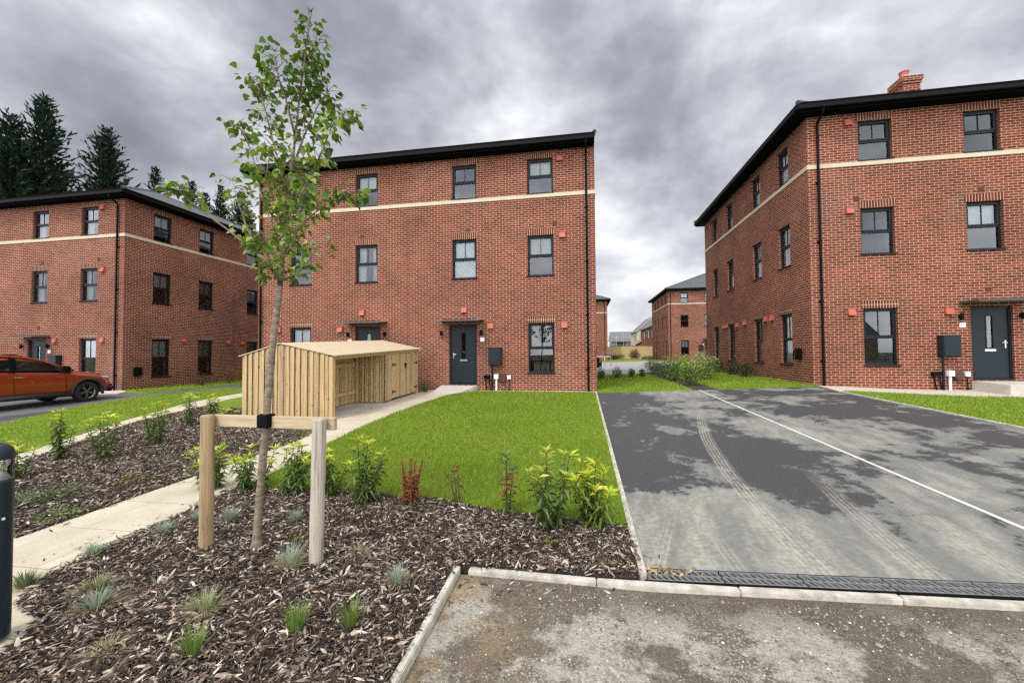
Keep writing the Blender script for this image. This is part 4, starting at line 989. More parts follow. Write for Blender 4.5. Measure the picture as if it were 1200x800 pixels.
grass('grass_blades', [(.46, 13.27), (3.3, 13.27), (3.35, 22.4), (.46, 22.4)], 1800, .06, .010, 'green grass of the gap between the two blocks')
grass('grass_blades', [(4.0, 13.27), (6.8, 13.27), (6.8, 24.3), (4.1, 22.4)], 1800, .06, .010, 'green grass along the side wall of the right-hand block')
grass('grass_blades', [(-16.4, 12.9), (-16.28, 14.8), (-16.2, 17.1), (-16.2, 24), (-18.8, 24), (-18.8, 13.9)], 1200, .06, .012, 'green grass along the side wall of the left-hand block')
def pebbles(n):
    x = rng.uniform(-.85, 4.2, n); y = 2.82-np.abs(rng.normal(0, .55, n)); clump = np.sin(x*4+1.3)*np.sin(y*5+.4)+.5*np.sin(x*9)*np.sin(y*11)
    k = (y > .6) & ((clump > -.1) | (rng.uniform(0, 1, n) < .35)); x, y = x[k], y[k]; n = len(x)
    r = .0030*np.exp(rng.normal(0, .55, n)); z = gzv(x, y)-.038+r*.4
    base = np.array([(1, 0, 0), (0, 1, 0), (-1, 0, 0), (0, -1, 0), (0, 0, .8)]); V = np.stack([x, y, z], 1)[:, None, :]+base[None]*r[:, None, None]*rng.uniform(.6, 1.4, (n, 5, 1)); V = V.reshape(-1, 3)
    i = np.arange(n)[:, None]*5; Fc = np.concatenate([i+[0, 1, 4], i+[1, 2, 4], i+[2, 3, 4], i+[3, 0, 4]], 0)
    cols = np.where(rng.uniform(0, 1, (n, 1)) < .10, np.array([.48, .44, .37]), np.array([.20, .18, .15]))*rng.uniform(.5, 1.3, (n, 1)); o = raw('gravel', V, Fc, MAT['chip'], np.repeat(cols, 5, 0)); tag(o, 'loose grit and small stones lying on the rough road', 'gravel', kind='stuff')
pebbles(20000)

# ------------------------------------------------------------------ tree support and street tree
ts = empty('tree_support', (-2.5, 2.83, gz(-2.5, 2.83)), 'two round timber stakes joined by a sawn rail, holding the young tree', 'tree stake')
def post(p0, p1, r, mat):
    mb = MB(); p0 = Vector(p0); p1 = Vector(p1); n = 9
    mb.tube([p0.lerp(p1, i/n) for i in range(n)]+[p1-Vector((0, 0, .012)), p1], [r*(1+.03*math.sin(i*2.3)) for i in range(n)]+[r*.99, r*.9], 18)
    return mb.build('post', mat, ts, smooth=False)
tl = at_y(243.5, 486, 2.85); p = post((-3.03, 2.85, gz(-3, 2.85)-.1), tl, .050, MAT['stake_brown']); p['label'] = 'brown stake'
tr_ = at_y(374.5, 490, 2.79); p = post((-2.0, 2.79, gz(-2, 2.79)-.1), tr_, .051, MAT['stake_grey']); p['label'] = 'weathered grey stake'
a = Vector((tl.x-.02, 2.925, tl.z-.055)); b = Vector((tr_.x+.085, 2.865, tr_.z-.052)); d = (b-a).normalized(); mb = MB()
mb.obox((a+b)/2, d*((b-a).length/2), Vector((-d.y, d.x, 0)).normalized()*.02, Vector((0, 0, .047))); mb.build('rail', MAT['rail'], ts, bevel=.003)

st_root = empty('young_tree', (-2.632, 2.90, gz(-2.6, 2.9)), 'slender young tree with light green leaves tied to two stakes', 'tree')
TRK = [(300, 646, 2.90), (301, 628, 2.90), (304, 585, 2.90), (308, 540, 2.89), (312, 492, 2.87), (316, 440, 2.88), (322, 385, 2.90), (328, 335, 2.92), (331, 295, 2.95), (336, 250, 2.97), (341, 205, 2.98), (346, 160, 2.99), (351, 115, 3.0), (357, 70, 3.0), (364, 18, 3.0)]
RADS = [.052, .031, .028, .0275, .027, .026, .0245, .022, .0175, .0145, .0115, .009, .0075, .006, .004]
tp_ = [at_y(*q) for q in TRK]; tp_[0].z = gz(-2.6, 2.9)-.03
mb = MB()
pp = []; rr2 = []
for i in range(len(tp_)-1):
    for k in range(4):
        t_ = k/4; pp.append(tp_[i].lerp(tp_[i+1], t_)); r = RADS[i]*(1-t_)+RADS[i+1]*t_; rr2.append(r*(1+random.uniform(-.07, .07)+(.10 if random.random() < .14 else 0)))
pp.append(tp_[-1]); rr2.append(.003); mb.tube(pp, rr2, 12)
for i in range(14, 34, 2):                              # pruned branch collars
    q = pp[i]; an = i*2.1; dd = Vector((math.cos(an), math.sin(an)*.8, .4)).normalized(); r = rr2[i]
    mb.tube([q+dd*r*.5, q+dd*r*1.35], [r*.45, r*.25], 7)
mb.build('trunk', MAT['bark'], st_root, smooth=True)
BR = [  # polylines in the trunk's neighbourhood with their own depth
 [(326, 325, 2.92), (300, 296, 2.84), (268, 270, 2.74), (238, 248, 2.66), (218, 232, 2.6), (204, 218, 2.56)],
 [(327, 330, 2.92), (345, 322, 2.82), (360, 308, 2.74), (372, 290, 2.68)],
 [(330, 300, 2.94), (318, 262, 3.02), (305, 225, 3.1), (298, 190, 3.15), (288, 160, 3.2), (277, 146, 3.22)],
 [(331, 298, 2.95), (348, 270, 3.05), (368, 250, 3.12), (392, 232, 3.2), (420, 224, 3.25)],
 [(334, 262, 2.96), (352, 230, 2.86), (372, 190, 2.8), (388, 150, 2.76), (404, 132, 2.74)],
 [(338, 228, 2.97), (326, 190, 3.02), (316, 150, 3.06), (306, 110, 3.08), (297, 92, 3.1)],
 [(342, 200, 2.98), (356, 160, 3.06), (372, 125, 3.1), (384, 108, 3.12)],
 [(346, 160, 2.99), (336, 120, 2.9), (326, 90, 2.84), (322, 60, 2.8)],
 [(351, 118, 3.0), (366, 85, 3.06), (372, 52, 3.08)],
 [(329, 320, 2.93), (306, 300, 3.05), (290, 268, 3.12), (280, 240, 3.16), (272, 210, 3.2)],
 [(330, 305, 2.94), (345, 285, 2.85), (352, 250, 2.76), (358, 215, 2.7)],
 [(328, 332, 2.92), (322, 318, 2.8), (314, 300, 2.72), (308, 280, 2.66)],
 [(331, 292, 2.95), (336, 260, 3.08), (350, 225, 3.18), (362, 190, 3.25)],
 [(333, 270, 2.96), (322, 240, 2.86), (312, 205, 2.8), (318, 170, 2.76)]]
bb = MB(); LB = []; LD = []; 
def along(P, t_):
    n = len(P)-1; i = min(int(t_*n), n-1); return P[i].lerp(P[i+1], t_*n-i)
LCnt = [(.80, 16), (.35, 18), (.55, 34), (.5, 46), (.45, 44), (.4, 44), (.4, 34), (.35, 40), (.25, 44), (.3, 40), (.2, 46), (.2, 40), (.2, 44), (.2, 46)]
for P_, (t0, cnt) in zip(BR, LCnt):
    P = [at_y(*q) for q in P_]; n = len(P); bb.tube(P, [.0105*(1-.75*i/(n-1)) for i in range(n)], 7)
    cl = [t0+(1-t0)*(q+.5*random.random())/max(3, cnt//8) for q in range(max(3, cnt//8))]+[1.]
    for k in range(int(cnt*1.75)):
        t_ = min(1., max(0., random.choice(cl)+random.gauss(0, .03))); p = along(P, t_)
        an = random.uniform(0, 6.28); tw = Vector((math.cos(an), math.sin(an), random.uniform(-.3, .7)))*random.uniform(.02, .115)
        q = p+tw
        if random.random() < .45: bb.tube([p, p.lerp(q, .5)+Vector((0, 0, .01)), q], [.003, .0024, .0018], 5)
        for j in range(random.choice((1, 2, 2))):
            LB.append(q+Vector((random.gauss(0, .014), random.gauss(0, .014), random.gauss(0, .014)))); LD.append(tw.normalized()+Vector((random.gauss(0, .4), random.gauss(0, .4), random.uniform(-1.5, -.2))))
P = tp_[8:]
for k in range(300):
    t_ = random.random(); p = along(P, t_); an = random.uniform(0, 6.28); rr_ = random.uniform(.02, .10 if t_ > .6 else .16); tw = Vector((math.cos(an), math.sin(an), random.uniform(-.3, .6)))*rr_
    if random.random() < .5: bb.tube([p, p+tw], [.003, .0018], 5)
    LB.append(p+tw); LD.append(tw.normalized()+Vector((random.gauss(0, .4), random.gauss(0, .4), random.uniform(-1.5, -.2))))
bb.build('branches', MAT['bark'], st_root, smooth=True)
def heart(base, direc, length, cols):
    n = len(base); L = np.asarray(length)[:, None]; u = rand_dirs(n)*.7+np.array([0, 0, .8]); s = np.cross(direc, u); s /= np.linalg.norm(s, axis=1, keepdims=True)+1e-9; nr = np.cross(s, direc); dz = np.array([0, 0, -1.])
    st = base+direc*L*.25; W = L*.40
    pts = [base-s*.0008, st-direc*L*.02, st+s*W*.75+direc*L*.02+nr*L*.05, st+s*W*1.0+direc*L*.28+nr*L*.07, st+s*W*.55+direc*L*.58+nr*L*.03, st+direc*L*.9+dz*L*.12, st-s*W*.55+direc*L*.58+nr*L*.03, st-s*W*1.0+direc*L*.28+nr*L*.07, st-s*W*.75+direc*L*.02+nr*L*.05, st+direc*L*.38]
    V = np.stack(pts, 1).reshape(-1, 3); i = np.arange(n)[:, None]*10
    fs = [(1, 2, 9), (2, 3, 9), (3, 4, 9), (4, 5, 9), (5, 6, 9), (6, 7, 9), (7, 8, 9), (8, 1, 9), (0, 1, 9)]
    return V, np.concatenate([i+list(f) for f in fs], 0), np.repeat(cols, 10, 0)
Bn = np.array([tuple(p) for p in LB]); Dn = np.array([tuple(d.normalized()) for d in LD]); n = len(Bn)
cols = tint(n, (.10, .17, .028), .45, .15); yl = rng.uniform(0, 1, n) < np.where(Bn[:, 2] < 3.5, .42, .07); cols[yl] = tint(yl.sum(), (.24, .30, .05), .25, .12)  # yellow-green leaves low; backlit darkness of the upper crown put into its colour
V, Fc, C = heart(Bn, Dn, rng.uniform(.042, .074, n), cols); raw('foliage', V, Fc, MAT['leaf'], C, st_root)
tt = at_y(312, 492, 2.875); mb = MB(); mb.obox(tt+Vector((0, .0, -.005)), Vector((.052, 0, 0)), Vector((0, .045, 0)), Vector((0, 0, .052))); mb.lathe([(.041, -.05), (.044, -.03), (.044, .03), (.041, .05)], tuple(tt+Vector((0, -.012, 0))), 16)
mb.build('tree_tie', MAT['rubber'] if 'rubber' in MAT else MAT['black'], ts, bevel=.006)

# round black watering cap in the bark
wc = empty('watering_cap', (-2.672, 2.665, gz(-2.67, 2.66)+.02), 'black slotted plastic watering pipe cap lying tilted in the bark mulch', 'pipe cap')
mb = MB(); mb.lathe([(.0, -.012), (.055, -.012), (.058, .0), (.055, .008), (.0, .010)], (0, 0, 0), 28); o = mb.build('cap', MAT['black']); o.location = wc.location; o.rotation_euler = (R(22), R(-14), R(20)); adopt(o, wc)
mb = MB()
for i in range(-3, 4): mb.box(-.04+abs(i)*.005, .04-abs(i)*.005, i*.013-.002, i*.013+.002, .010, .014)
q = mb.build('slots', MAT['iron']); q.location = wc.location; q.rotation_euler = o.rotation_euler; adopt(q, wc)

# bollard light
bx, by = -3.272, 1.752; bz = gz(bx, by)+.035
bo = empty('bollard_light', (bx, by, bz), 'dark blue-black domed bollard light standing at the footpath edge', 'bollard')
MAT['bollard'] = simple('bollard_paint', (.010, .020, .032), .35, var=.06)
mb = MB(); mb.lathe([(.0, .0), (.084, .0), (.084, .86), (.078, .868), (.0, .868)], (bx, by, bz), 40); mb.build('body', MAT['bollard'], bo, smooth=False)
t = NT('clear_lens'); ms = t.n('ShaderNodeMixShader', {0: t.math('MULTIPLY', t.n('ShaderNodeFresnel', {'IOR': 1.5}), 1.3), 1: t.n('ShaderNodeBsdfTransparent', {'Color': (.9, .92, .92)}), 2: t.n('ShaderNodeBsdfGlossy', {'Roughness': .05})}); t.t.links.new(ms.outputs[0], t.out.inputs['Surface']); MAT['lens'] = t.mat
mb = MB(); mb.lathe([(.076, .866), (.080, .875), (.080, .985), (.076, .99)], (bx, by, bz), 40); mb.build('lens', MAT['lens'], bo, smooth=True)
mb = MB(); mb.lathe([(.074, .869), (.06, .885), (.02, .93), (.016, .985)], (bx, by, bz), 32); mb.build('reflector', MAT['white'], bo, smooth=True)
mb = MB(); mb.lathe([(.086, .985)]+[(.086*math.cos(a), .985+.018+.075*math.sin(a)) for a in np.linspace(0, math.pi/2-.001, 10)], (bx, by, bz), 40); mb.build('dome', MAT['bollard'], bo, smooth=True)
mb = MB(); an = math.atan2(-by, -bx)+.55; cx, cy = bx+.085*math.cos(an), by+.085*math.sin(an)
mb.obox((cx, cy, bz+.66), Vector((-math.sin(an), math.cos(an), 0))*.007, Vector((math.cos(an), math.sin(an), 0))*.001, Vector((0, 0, .007))); mb.build('sticker', MAT['white'], bo)

# ------------------------------------------------------------------ car
MAT['paint'] = None
t = NT('orange_metallic_paint'); t.p(Base_Color=(.28, .034, .007), Metallic=.35, Roughness=.32, Coat_Weight=.9, Coat_Roughness=.04); MAT['paint'] = t.mat
t = NT('car_glass'); t.p(Base_Color=(.008, .009, .010), Roughness=.04); t.b.inputs['Specular IOR Level'].default_value = .55; MAT['carglass'] = t.mat
MAT['tyre'] = simple('tyre_rubber', (.012, .012, .012), .85); MAT['clad'] = simple('black_cladding', (.012, .012, .013), .6); MAT['alloy'] = simple('dark_alloy', (.22, .22, .23), .3, .9); MAT['under'] = simple('wheel_well', (.004, .004, .004), .95)
CX, CYF = -17.0, 11.66; CZ = gz(-17, 10.5)
car = empty('parked_car', (CX, CYF-2.2, CZ), 'orange-red crossover car parked facing the left-hand brick block', 'car')
# body stations: s, half width, sill z, belt z, hood/top z (lower body), top half width
LB_ = [(0.02, .55, .38, .60, .70, .50), (.10, .72, .30, .66, .80, .64), (.30, .84, .26, .74, .90, .74), (.55, .90, .24, .80, .955, .80), (.88, .92, .24, .86, .985, .82), (1.25, .92, .26, .93, 1.03, .80), (1.55, .92, .27, .965, 1.055, .80), (2.2, .925, .27, 1.0, 1.07, .82), (3.0, .925, .27, 1.04, 1.10, .82), (3.5, .92, .26, 1.07, 1.13, .81), (3.9, .90, .28, 1.06, 1.12, .79), (4.25, .83, .32, .98, 1.06, .72), (4.38, .70, .42, .85, .95, .6)]
def ring(hw, z0, zb, zt, tw):
    return [(0, z0), (hw*.80, z0), (hw*.955, z0+.05), (hw*.985, z0+(zb-z0)*.35), (hw, z0+(zb-z0)*.62), (hw*.985, zb-.03), (hw*.955, zb), (tw*1.02, zb+(zt-zb)*.55), (tw*.9, zt), (tw*.5, zt+.018), (0, zt+.025)]
V = []; Fc = []; m = 11
for (s, hw, z0, zb, zt, tw) in LB_:
    half = ring(hw, z0, zb, zt, tw); full = half+[(-a, b_) for a, b_ in half[-2:0:-1]]; V += [(CX+a, CYF-s, CZ+b_) for a, b_ in full]
K = 20; nS = len(LB_)
for i in range(nS-1):
    for k in range(K): Fc.append((i*K+k, i*K+(k+1) % K, (i+1)*K+(k+1) % K, (i+1)*K+k))
Fc.append(tuple(range(K))); Fc.append(tuple(range((nS-1)*K, nS*K))[::-1])
me = bpy.data.meshes.new('body'); me.from_pydata(V, [], Fc); me.materials.append(MAT['paint']); me.materials.append(MAT['under'])
bm = bmesh.new(); bm.from_mesh(me); bmesh.ops.recalc_face_normals(bm, faces=bm.faces); bm.to_mesh(me); bm.free()
body = bpy.data.objects.new('body', me); COL.objects.link(body)
sm = body.modifiers.new('s', 'SUBSURF'); sm.levels = 2; sm.render_levels = 2
cut = MB(); WH = [(.88, .335), (3.52, .335)]
for s, zc in WH:
    for sg in (1, -1): cut.tube([(CX+sg*.62, CYF-s, CZ+zc), (CX+sg*1.1, CYF-s, CZ+zc)], .385, 32)
cuto = cut.build('cutter', MAT['under']); bm = bmesh.new(); bm.from_mesh(cuto.data); bmesh.ops.recalc_face_normals(bm, faces=bm.faces); bm.to_mesh(cuto.data); bm.free()
bo_ = body.modifiers.new('b', 'BOOLEAN'); bo_.object = cuto; bo_.operation = 'DIFFERENCE'; bo_.solver = 'EXACT'
dg = bpy.context.evaluated_depsgraph_get(); me2 = bpy.data.meshes.new_from_object(body.evaluated_get(dg)); body.modifiers.clear(); body.data = me2; me2.name = 'body'
bpy.data.objects.remove(cuto)
me2.polygons.foreach_set('use_smooth', [True]*len(me2.polygons))
try: me2.set_sharp_from_angle(angle=R(38))
except Exception: pass
adopt(body, car)
# greenhouse: roof + pillars (paint/black) with glass panels on its surface
GH = [(1.22, .70, 1.03, 1.035), (1.55, .74, 1.05, 1.20), (1.95, .71, 1.07, 1.405), (2.25, .67, 1.08, 1.485), (2.75, .66, 1.10, 1.525), (3.3, .645, 1.12, 1.50), (3.8, .625, 1.13, 1.43), (4.1, .66, 1.11, 1.26), (4.25, .68, 1.08, 1.09)]
V = []; Fc = []
def ghring(tw, zb, zt):
    bw = .86
    return [(bw, zb-.02), (bw-(bw-tw)*.35, zb+(zt-zb)*.33), (bw-(bw-tw)*.8, zb+(zt-zb)*.78), (tw, zb+(zt-zb)*.94), (tw*.8, zt), (tw*.4, zt+.012), (0, zt+.016)]
for (s, tw, zb, zt) in GH:
    h_ = ghring(tw, zb, zt); full = h_+[(-a, b_) for a, b_ in h_[-2::-1]]; V += [(CX+a, CYF-s, CZ+b_) for a, b_ in full]
K = 13
for i in range(len(GH)-1):
    for k in range(K-1): Fc.append((i*K+k, i*K+k+1, (i+1)*K+k+1, (i+1)*K+k))
mi = []
for i in range(len(GH)-1):
    for k in range(K-1): mi.append(1 if (k in (0, 1, 10, 11) or i < 2 or i >= 7) else 0)
me = bpy.data.meshes.new('cabin'); me.from_pydata(V, [], Fc); me.materials.append(MAT['paint']); me.materials.append(MAT['carglass']); me.polygons.foreach_set('material_index', mi)
o = bpy.data.objects.new('cabin', me); COL.objects.link(o); sm = o.modifiers.new('s', 'SUBSURF'); sm.levels = 2; sm.render_levels = 2
dg = bpy.context.evaluated_depsgraph_get(); me2 = bpy.data.meshes.new_from_object(o.evaluated_get(dg)); o.modifiers.clear(); o.data = me2; me2.name = 'cabin'
me2.polygons.foreach_set('use_smooth', [True]*len(me2.polygons)); adopt(o, car)
# pillars, roof rail, mirrors, trims
for sg in (1, -1):
    mb = MB(); mb.tube([(CX+sg*.855, CYF-1.22, CZ+1.06), (CX+sg*.80, CYF-1.62, CZ+1.22), (CX+sg*.725, CYF-2.02, CZ+1.39), (CX+sg*.68, CYF-2.35, CZ+1.475), (CX+sg*.665, CYF-2.8, CZ+1.51), (CX+sg*.65, CYF-3.4, CZ+1.485), (CX+sg*.63, CYF-3.85, CZ+1.42)], .028, 8); mb.build('pillar_trim', MAT['paint'], car, smooth=True)
    mb = MB(); mb.tube([(CX+sg*.62, CYF-2.3, CZ+1.50), (CX+sg*.61, CYF-2.45, CZ+1.55), (CX+sg*.60, CYF-3.5, CZ+1.53), (CX+sg*.60, CYF-3.65, CZ+1.48)], .015, 8); mb.build('roof_rail', MAT['black'], car, smooth=True)
    mb = MB(); mb.obox((CX+sg*.80, CYF-2.62, CZ+1.27), Vector((.055*sg, 0, -.0)), Vector((0, .045, 0)), Vector((-.05*sg, 0, .2))); mb.build('pillar', MAT['black'], car); mb = MB(); mb.obox((CX+sg*.79, CYF-3.55, CZ+1.29), Vector((.05*sg, 0, 0)), Vector((0, .09, 0)), Vector((-.05*sg, 0, .18))); mb.build('pillar', MAT['black'], car)
    mb = MB(); mb.tube([(CX+sg*.90, CYF-1.28, CZ+1.045), (CX+sg*.905, CYF-2.0, CZ+1.065), (CX+sg*.905, CYF-3.0, CZ+1.09), (CX+sg*.88, CYF-3.8, CZ+1.13)], .014, 6); mb.build('belt_trim', MAT['black'], car, smooth=True)
    mb = MB(); mb.obox((CX+sg*1.02, CYF-1.52, CZ+1.12), Vector((.11, 0, 0)), Vector((0, .06, 0)), Vector((0, 0, .075))); mb.obox((CX+sg*.90, CYF-1.50, CZ+1.07), Vector((.05, 0, 0)), Vector((0, .03, 0)), Vector((0, 0, .025))); mb.build('mirror', MAT['black'], car, bevel=.03)
    mb = MB(); mb.tube([(CX+sg*.925, CYF-1.32, CZ+.30), (CX+sg*.935, CYF-2.2, CZ+.31), (CX+sg*.925, CYF-3.08, CZ+.31)], .075, 8); mb.build('sill_trim', MAT['clad'], car, smooth=True)
    for s, zc in WH:
        mb = MB(); pts = [(CX+sg*.915, CYF-s+.415*math.cos(a), CZ+zc+.415*math.sin(a)) for a in np.linspace(-.25, math.pi+.25, 24)]; mb.tube(pts, .042, 8); mb.build('wheel_arch', MAT['clad'], car, smooth=True)
    for s in (2.55, 3.35):
        mb = MB(); mb.obox((CX+sg*.935, CYF-s, CZ+.90), Vector((.018, 0, 0)), Vector((0, .11, 0)), Vector((0, 0, .02))); mb.build('door_handle', MAT['chrome'], car, bevel=.012)
    mb = MB(); mb.tube([(CX+sg*.9, CYF-1.42, CZ+.36), (CX+sg*.927, CYF-1.46, CZ+.7), (CX+sg*.885, CYF-1.5, CZ+1.0)], .004, 4); mb.tube([(CX+sg*.92, CYF-2.62, CZ+.36), (CX+sg*.93, CYF-2.66, CZ+.72), (CX+sg*.90, CYF-2.66, CZ+1.02)], .004, 4); mb.build('door_seam', MAT['black'], car)
t = NT('headlamp_lens'); t.p(Base_Color=(.75, .78, .8), Roughness=.08, Metallic=.4); MAT['lamp'] = t.mat
for sg in (1, -1):
    mb = MB(); mb.obox((CX+sg*.775, CYF-.30, CZ+.79), Vector((.055*sg, -.05, 0)), Vector((.035*-sg, .15, -.03)), Vector((0, -.02, .036))); mb.build('headlight', MAT['lamp'], car, bevel=.03, smooth=True)
mb = MB(); mb.obox((CX, CYF-.10, CZ+.42), Vector((.80, 0, 0)), Vector((0, .13, 0)), Vector((0, 0, .13))); mb.build('front_bumper', MAT['clad'], car, bevel=.08, smooth=True)
mb = MB(); mb.obox((CX, CYF-.03, CZ+.68), Vector((.5, 0, 0)), Vector((0, .04, 0)), Vector((0, 0, .08))); mb.build('grille', MAT['black'], car, bevel=.03)
def wheel_mesh():
    ty = MB(); ty.lathe([(.22, -.10), (.30, -.11), (.332, -.09), (.338, 0), (.332, .09), (.30, .11), (.225, .105)], (0, 0, 0), 40)
    ri = MB(); ri.lathe([(.225, .10), (.232, .085), (.21, .06), (.20, -.08)], (0, 0, 0), 40); ri.lathe([(.0, .075), (.05, .075), (.06, .05)], (0, 0, 0), 20)
    for k in range(5):
        for dd in (-.10, .10):
            a = 2*math.pi*k/5; p0 = Vector((.045*math.cos(a), .045*math.sin(a), .06)); p1 = Vector((.215*math.cos(a+dd*1.6), .215*math.sin(a+dd*1.6), .08)); u_ = (p1-p0).normalized(); sd = Vector((-u_.y, u_.x, 0)).normalized()
            ri.obox((p0+p1)/2, (p1-p0)/2, sd*.014, Vector((0, 0, .012)))
    bk = MB(); bk.lathe([(.0, .0), (.21, .0)], (0, 0, 0), 24)
    return ty.mesh('tyre', MAT['tyre'], smooth=True), ri.mesh('rim', MAT['alloy']), bk.mesh('brake_disc', MAT['under'])
wm = wheel_mesh()
for s, zc in WH:
    for sg in (1, -1):
        loc = (CX+sg*.80, CYF-s, CZ+.338)
        w = bpy.data.objects.new('wheel', wm[0]); COL.objects.link(w); w.location = loc; w.rotation_euler = (0, sg*math.pi/2, 0); adopt(w, car)
        for nm, me in (('rim', wm[1]), ('brake_disc', wm[2])):
            q = bpy.data.objects.new(nm, me); COL.objects.link(q); q.location = loc; q.rotation_euler = (0, sg*math.pi/2, 0); adopt(q, w)

# ------------------------------------------------------------------ bushes in the gap
def bush(x, y, h, w, label, n=900, col=MG, tip=None, leaf=.07, group='bushes in the gap between the blocks', name='bush'):
    z = gz(x, y); root = empty(name, (x, y, z), label, 'bush', group); sb = MB(); B = []
    lobes = [(random.uniform(-.28, .28)*w, random.uniform(-.28, .28)*w, random.uniform(.3, .72)*h, random.uniform(.22, .36)) for _ in range(9)]
    for lx, ly, lz, lr in lobes: sb.tube([(x+lx*.2, y+ly*.2, z-.02), (x+lx*.7, y+ly*.7, z+lz*.5), (x+lx, y+ly, z+lz)], [.012, .009, .005], 5)
    sb.build('stem', MAT['stem'], root)
    k = rng.integers(0, len(lobes), n); Lb = np.array(lobes)[k]; d = rand_dirs(n); rr = rng.uniform(.35, 1., n)**.5
    P = np.stack([x+Lb[:, 0]+d[:, 0]*rr*Lb[:, 3]*w, y+Lb[:, 1]+d[:, 1]*rr*Lb[:, 3]*w, z+Lb[:, 2]+d[:, 2]*rr*Lb[:, 3]*h], 1); P[:, 2] = np.maximum(P[:, 2], z+.02)
    D = d+rand_dirs(n)*.7; D[:, 2] += .2; D /= np.linalg.norm(D, axis=1, keepdims=True)
    cols = tint(n, col, .4, .15)
    if tip is not None: mk = (P[:, 2] > z+h*.62) & (rng.uniform(0, 1, n) < .6); cols[mk] = tint(mk.sum(), tip, .25, .1)
    V, Fc, C = leaves(P, D, leaf, leaf*.5, cols); raw('foliage', V, Fc, MAT['leaf'], C, root)
PT = (.34, .40, .09)
for q in [(3.62, 14.6, .95, .85, 'pale cream-tipped bush nearest the white bay line, end of the hedge', 1100, (.13, .20, .04), PT), (3.8, 15.9, 1.15, .95, 'tallest light green bush of the hedge row, second from the drive', 1200, (.13, .20, .04), PT), (3.6, 17.2, .95, 1.0, 'mid-green bush, third in the hedge row from the drive', 1000, MG), (3.62, 18.6, .72, 1.0, 'dark green bush in the middle of the hedge row', 1000, DG), (3.6, 20.2, .75, 1.1, 'dark green bush near the far end of the hedge row', 1000, DG), (3.6, 22.2, .8, 1.2, 'farthest dark bush of the hedge row, at the rear court', 1000, DG),
          (4.6, 16.8, 1.1, 1.1, 'cream-flecked bush right of the hedge row, in front of the side wall lawn', 1200, (.15, .22, .05), (.45, .48, .22)), (5.0, 19.0, 1.25, 1.3, 'pale flowering bush between hedge row and brick side wall', 1200, (.15, .22, .05), (.46, .49, .25)), (4.6, 21.5, 1.0, 1.3, 'light green bush at the back of the side wall lawn', 1100, (.13, .20, .04), PT),
          (6.35, 17.6, .62, .6, 'dark reddish bush against the side wall below its second window', 700, (.06, .06, .03)), (6.4, 19.2, .66, .6, 'dark bush against the side wall between its second and third windows', 700, (.05, .065, .03)), (6.4, 21.2, .8, .7, 'green bush against the far end of the side wall', 700, DG),
          (.75, 19.3, .55, .5, 'small dark bush right beside the corner of the central block', 500, DG), (1.55, 19.6, .62, .45, 'small dark upright bush at the far lawn edge, second from the central block', 450, DG), (2.25, 20.0, .42, .35, 'small dark bush at the far lawn edge, third from the central block', 350, DG), (2.75, 20.2, .45, .3, 'thin dark bush at the far lawn edge, closest to the hedge row', 350, DG)]: bush(*q)
for (x, y, h, l) in ((-17.6, 16.2, .75, 'thin young shrub left of the ground-floor window on the left block side wall'), (-17.3, 17.4, .7, 'thin young shrub below the second side window of the left block'), (-17.3, 19.4, .65, 'thin young shrub farthest along the left block side wall')):
    bush(x, y, h, .55, l, 260, (.06, .07, .03), None, .06, 'young shrubs by the left block wall')
for (x, y, h, w, l) in ((4.6, 60.5, .7, 3., 'weedy bush at the left end of the far fence'), (7.2, 60.0, 1.5, 1.7, 'reddish brown weedy bush in front of the middle of the far fence'), (9.6, 59.6, .6, 3., 'low weedy bush at the right end of the far fence')):
    bush(x, y, h, w, l, 900, (.08, .10, .03) if 'reddish' not in l else (.10, .07, .05), None, .16, 'weedy bushes before the far fence')

# ------------------------------------------------------------------ conifers
def conifer(x, y, h, r, label, dens=1., bare=.06):
    z = gz(x, y)-.2; root = empty('conifer', (x, y, z), label, 'conifer', 'dark conifers behind the left block'); sb = MB(); lean = random.uniform(-.02, .02)*h
    sb.tube([(x, y, z), (x+lean*.5, y, z+h*.5), (x+lean, y, z+h*.985)], [h*.016, h*.009, .02], 8)
    sb.build('trunk', MAT['conifer_bark'], root)
    V = []; Cl = []; zz = h*bare; br = MB()
    while zz < h*.985:
        t_ = zz/h; ln = r*(1-t_)**.72*random.uniform(.75, 1.15)+.18; nb = random.choice((5, 6, 7)); a0 = random.uniform(0, 6.28)
        for k in range(nb):
            a = a0+k*6.283/nb+random.uniform(-.3, .3); l = ln*random.uniform(.55, 1.2); e = .05+.55*t_+random.uniform(-.12, .2)
            d = np.array([math.cos(a)*math.cos(e), math.sin(a)*math.cos(e), math.sin(e)]); p = np.array([x+lean*t_, y, z+zz]); ns = max(4, int(l/.12*dens))
            for i in range(ns):
                f = (i+.5)/ns*.98+.02; q = p+d*l*f+np.array([0, 0, .22*l*f*f]); sl = (.38+.30*(1-f))*random.uniform(.7, 1.3)*min(1, .45+l*.35)
                sa = a+random.choice((-1, 1))*random.uniform(.2, 1.0); se = e+random.uniform(-.35, .5); sd = np.array([math.cos(sa)*math.cos(se), math.sin(sa)*math.cos(se), math.sin(se)])
                sw = np.cross(sd, rng.normal(size=3)); sw /= np.linalg.norm(sw)+1e-9; w_ = sl*.17
                V += [q-sd*.05, q+sd*sl*.45+sw*w_, q+sd*sl+np.array([0, 0, .04*sl]), q+sd*sl*.45-sw*w_]; c = random.uniform(.6, 1.6); Cl += [(.017*c, .031*c, .017*c)]*4
        zz += random.uniform(.20, .34)*(1 if h > 15 else .9)*(1.25-.5*t_)
    V = np.array(V); n = len(V)//4; raw('crown', V, np.arange(n*4).reshape(n, 4), MAT['needle'], np.array(Cl), root)
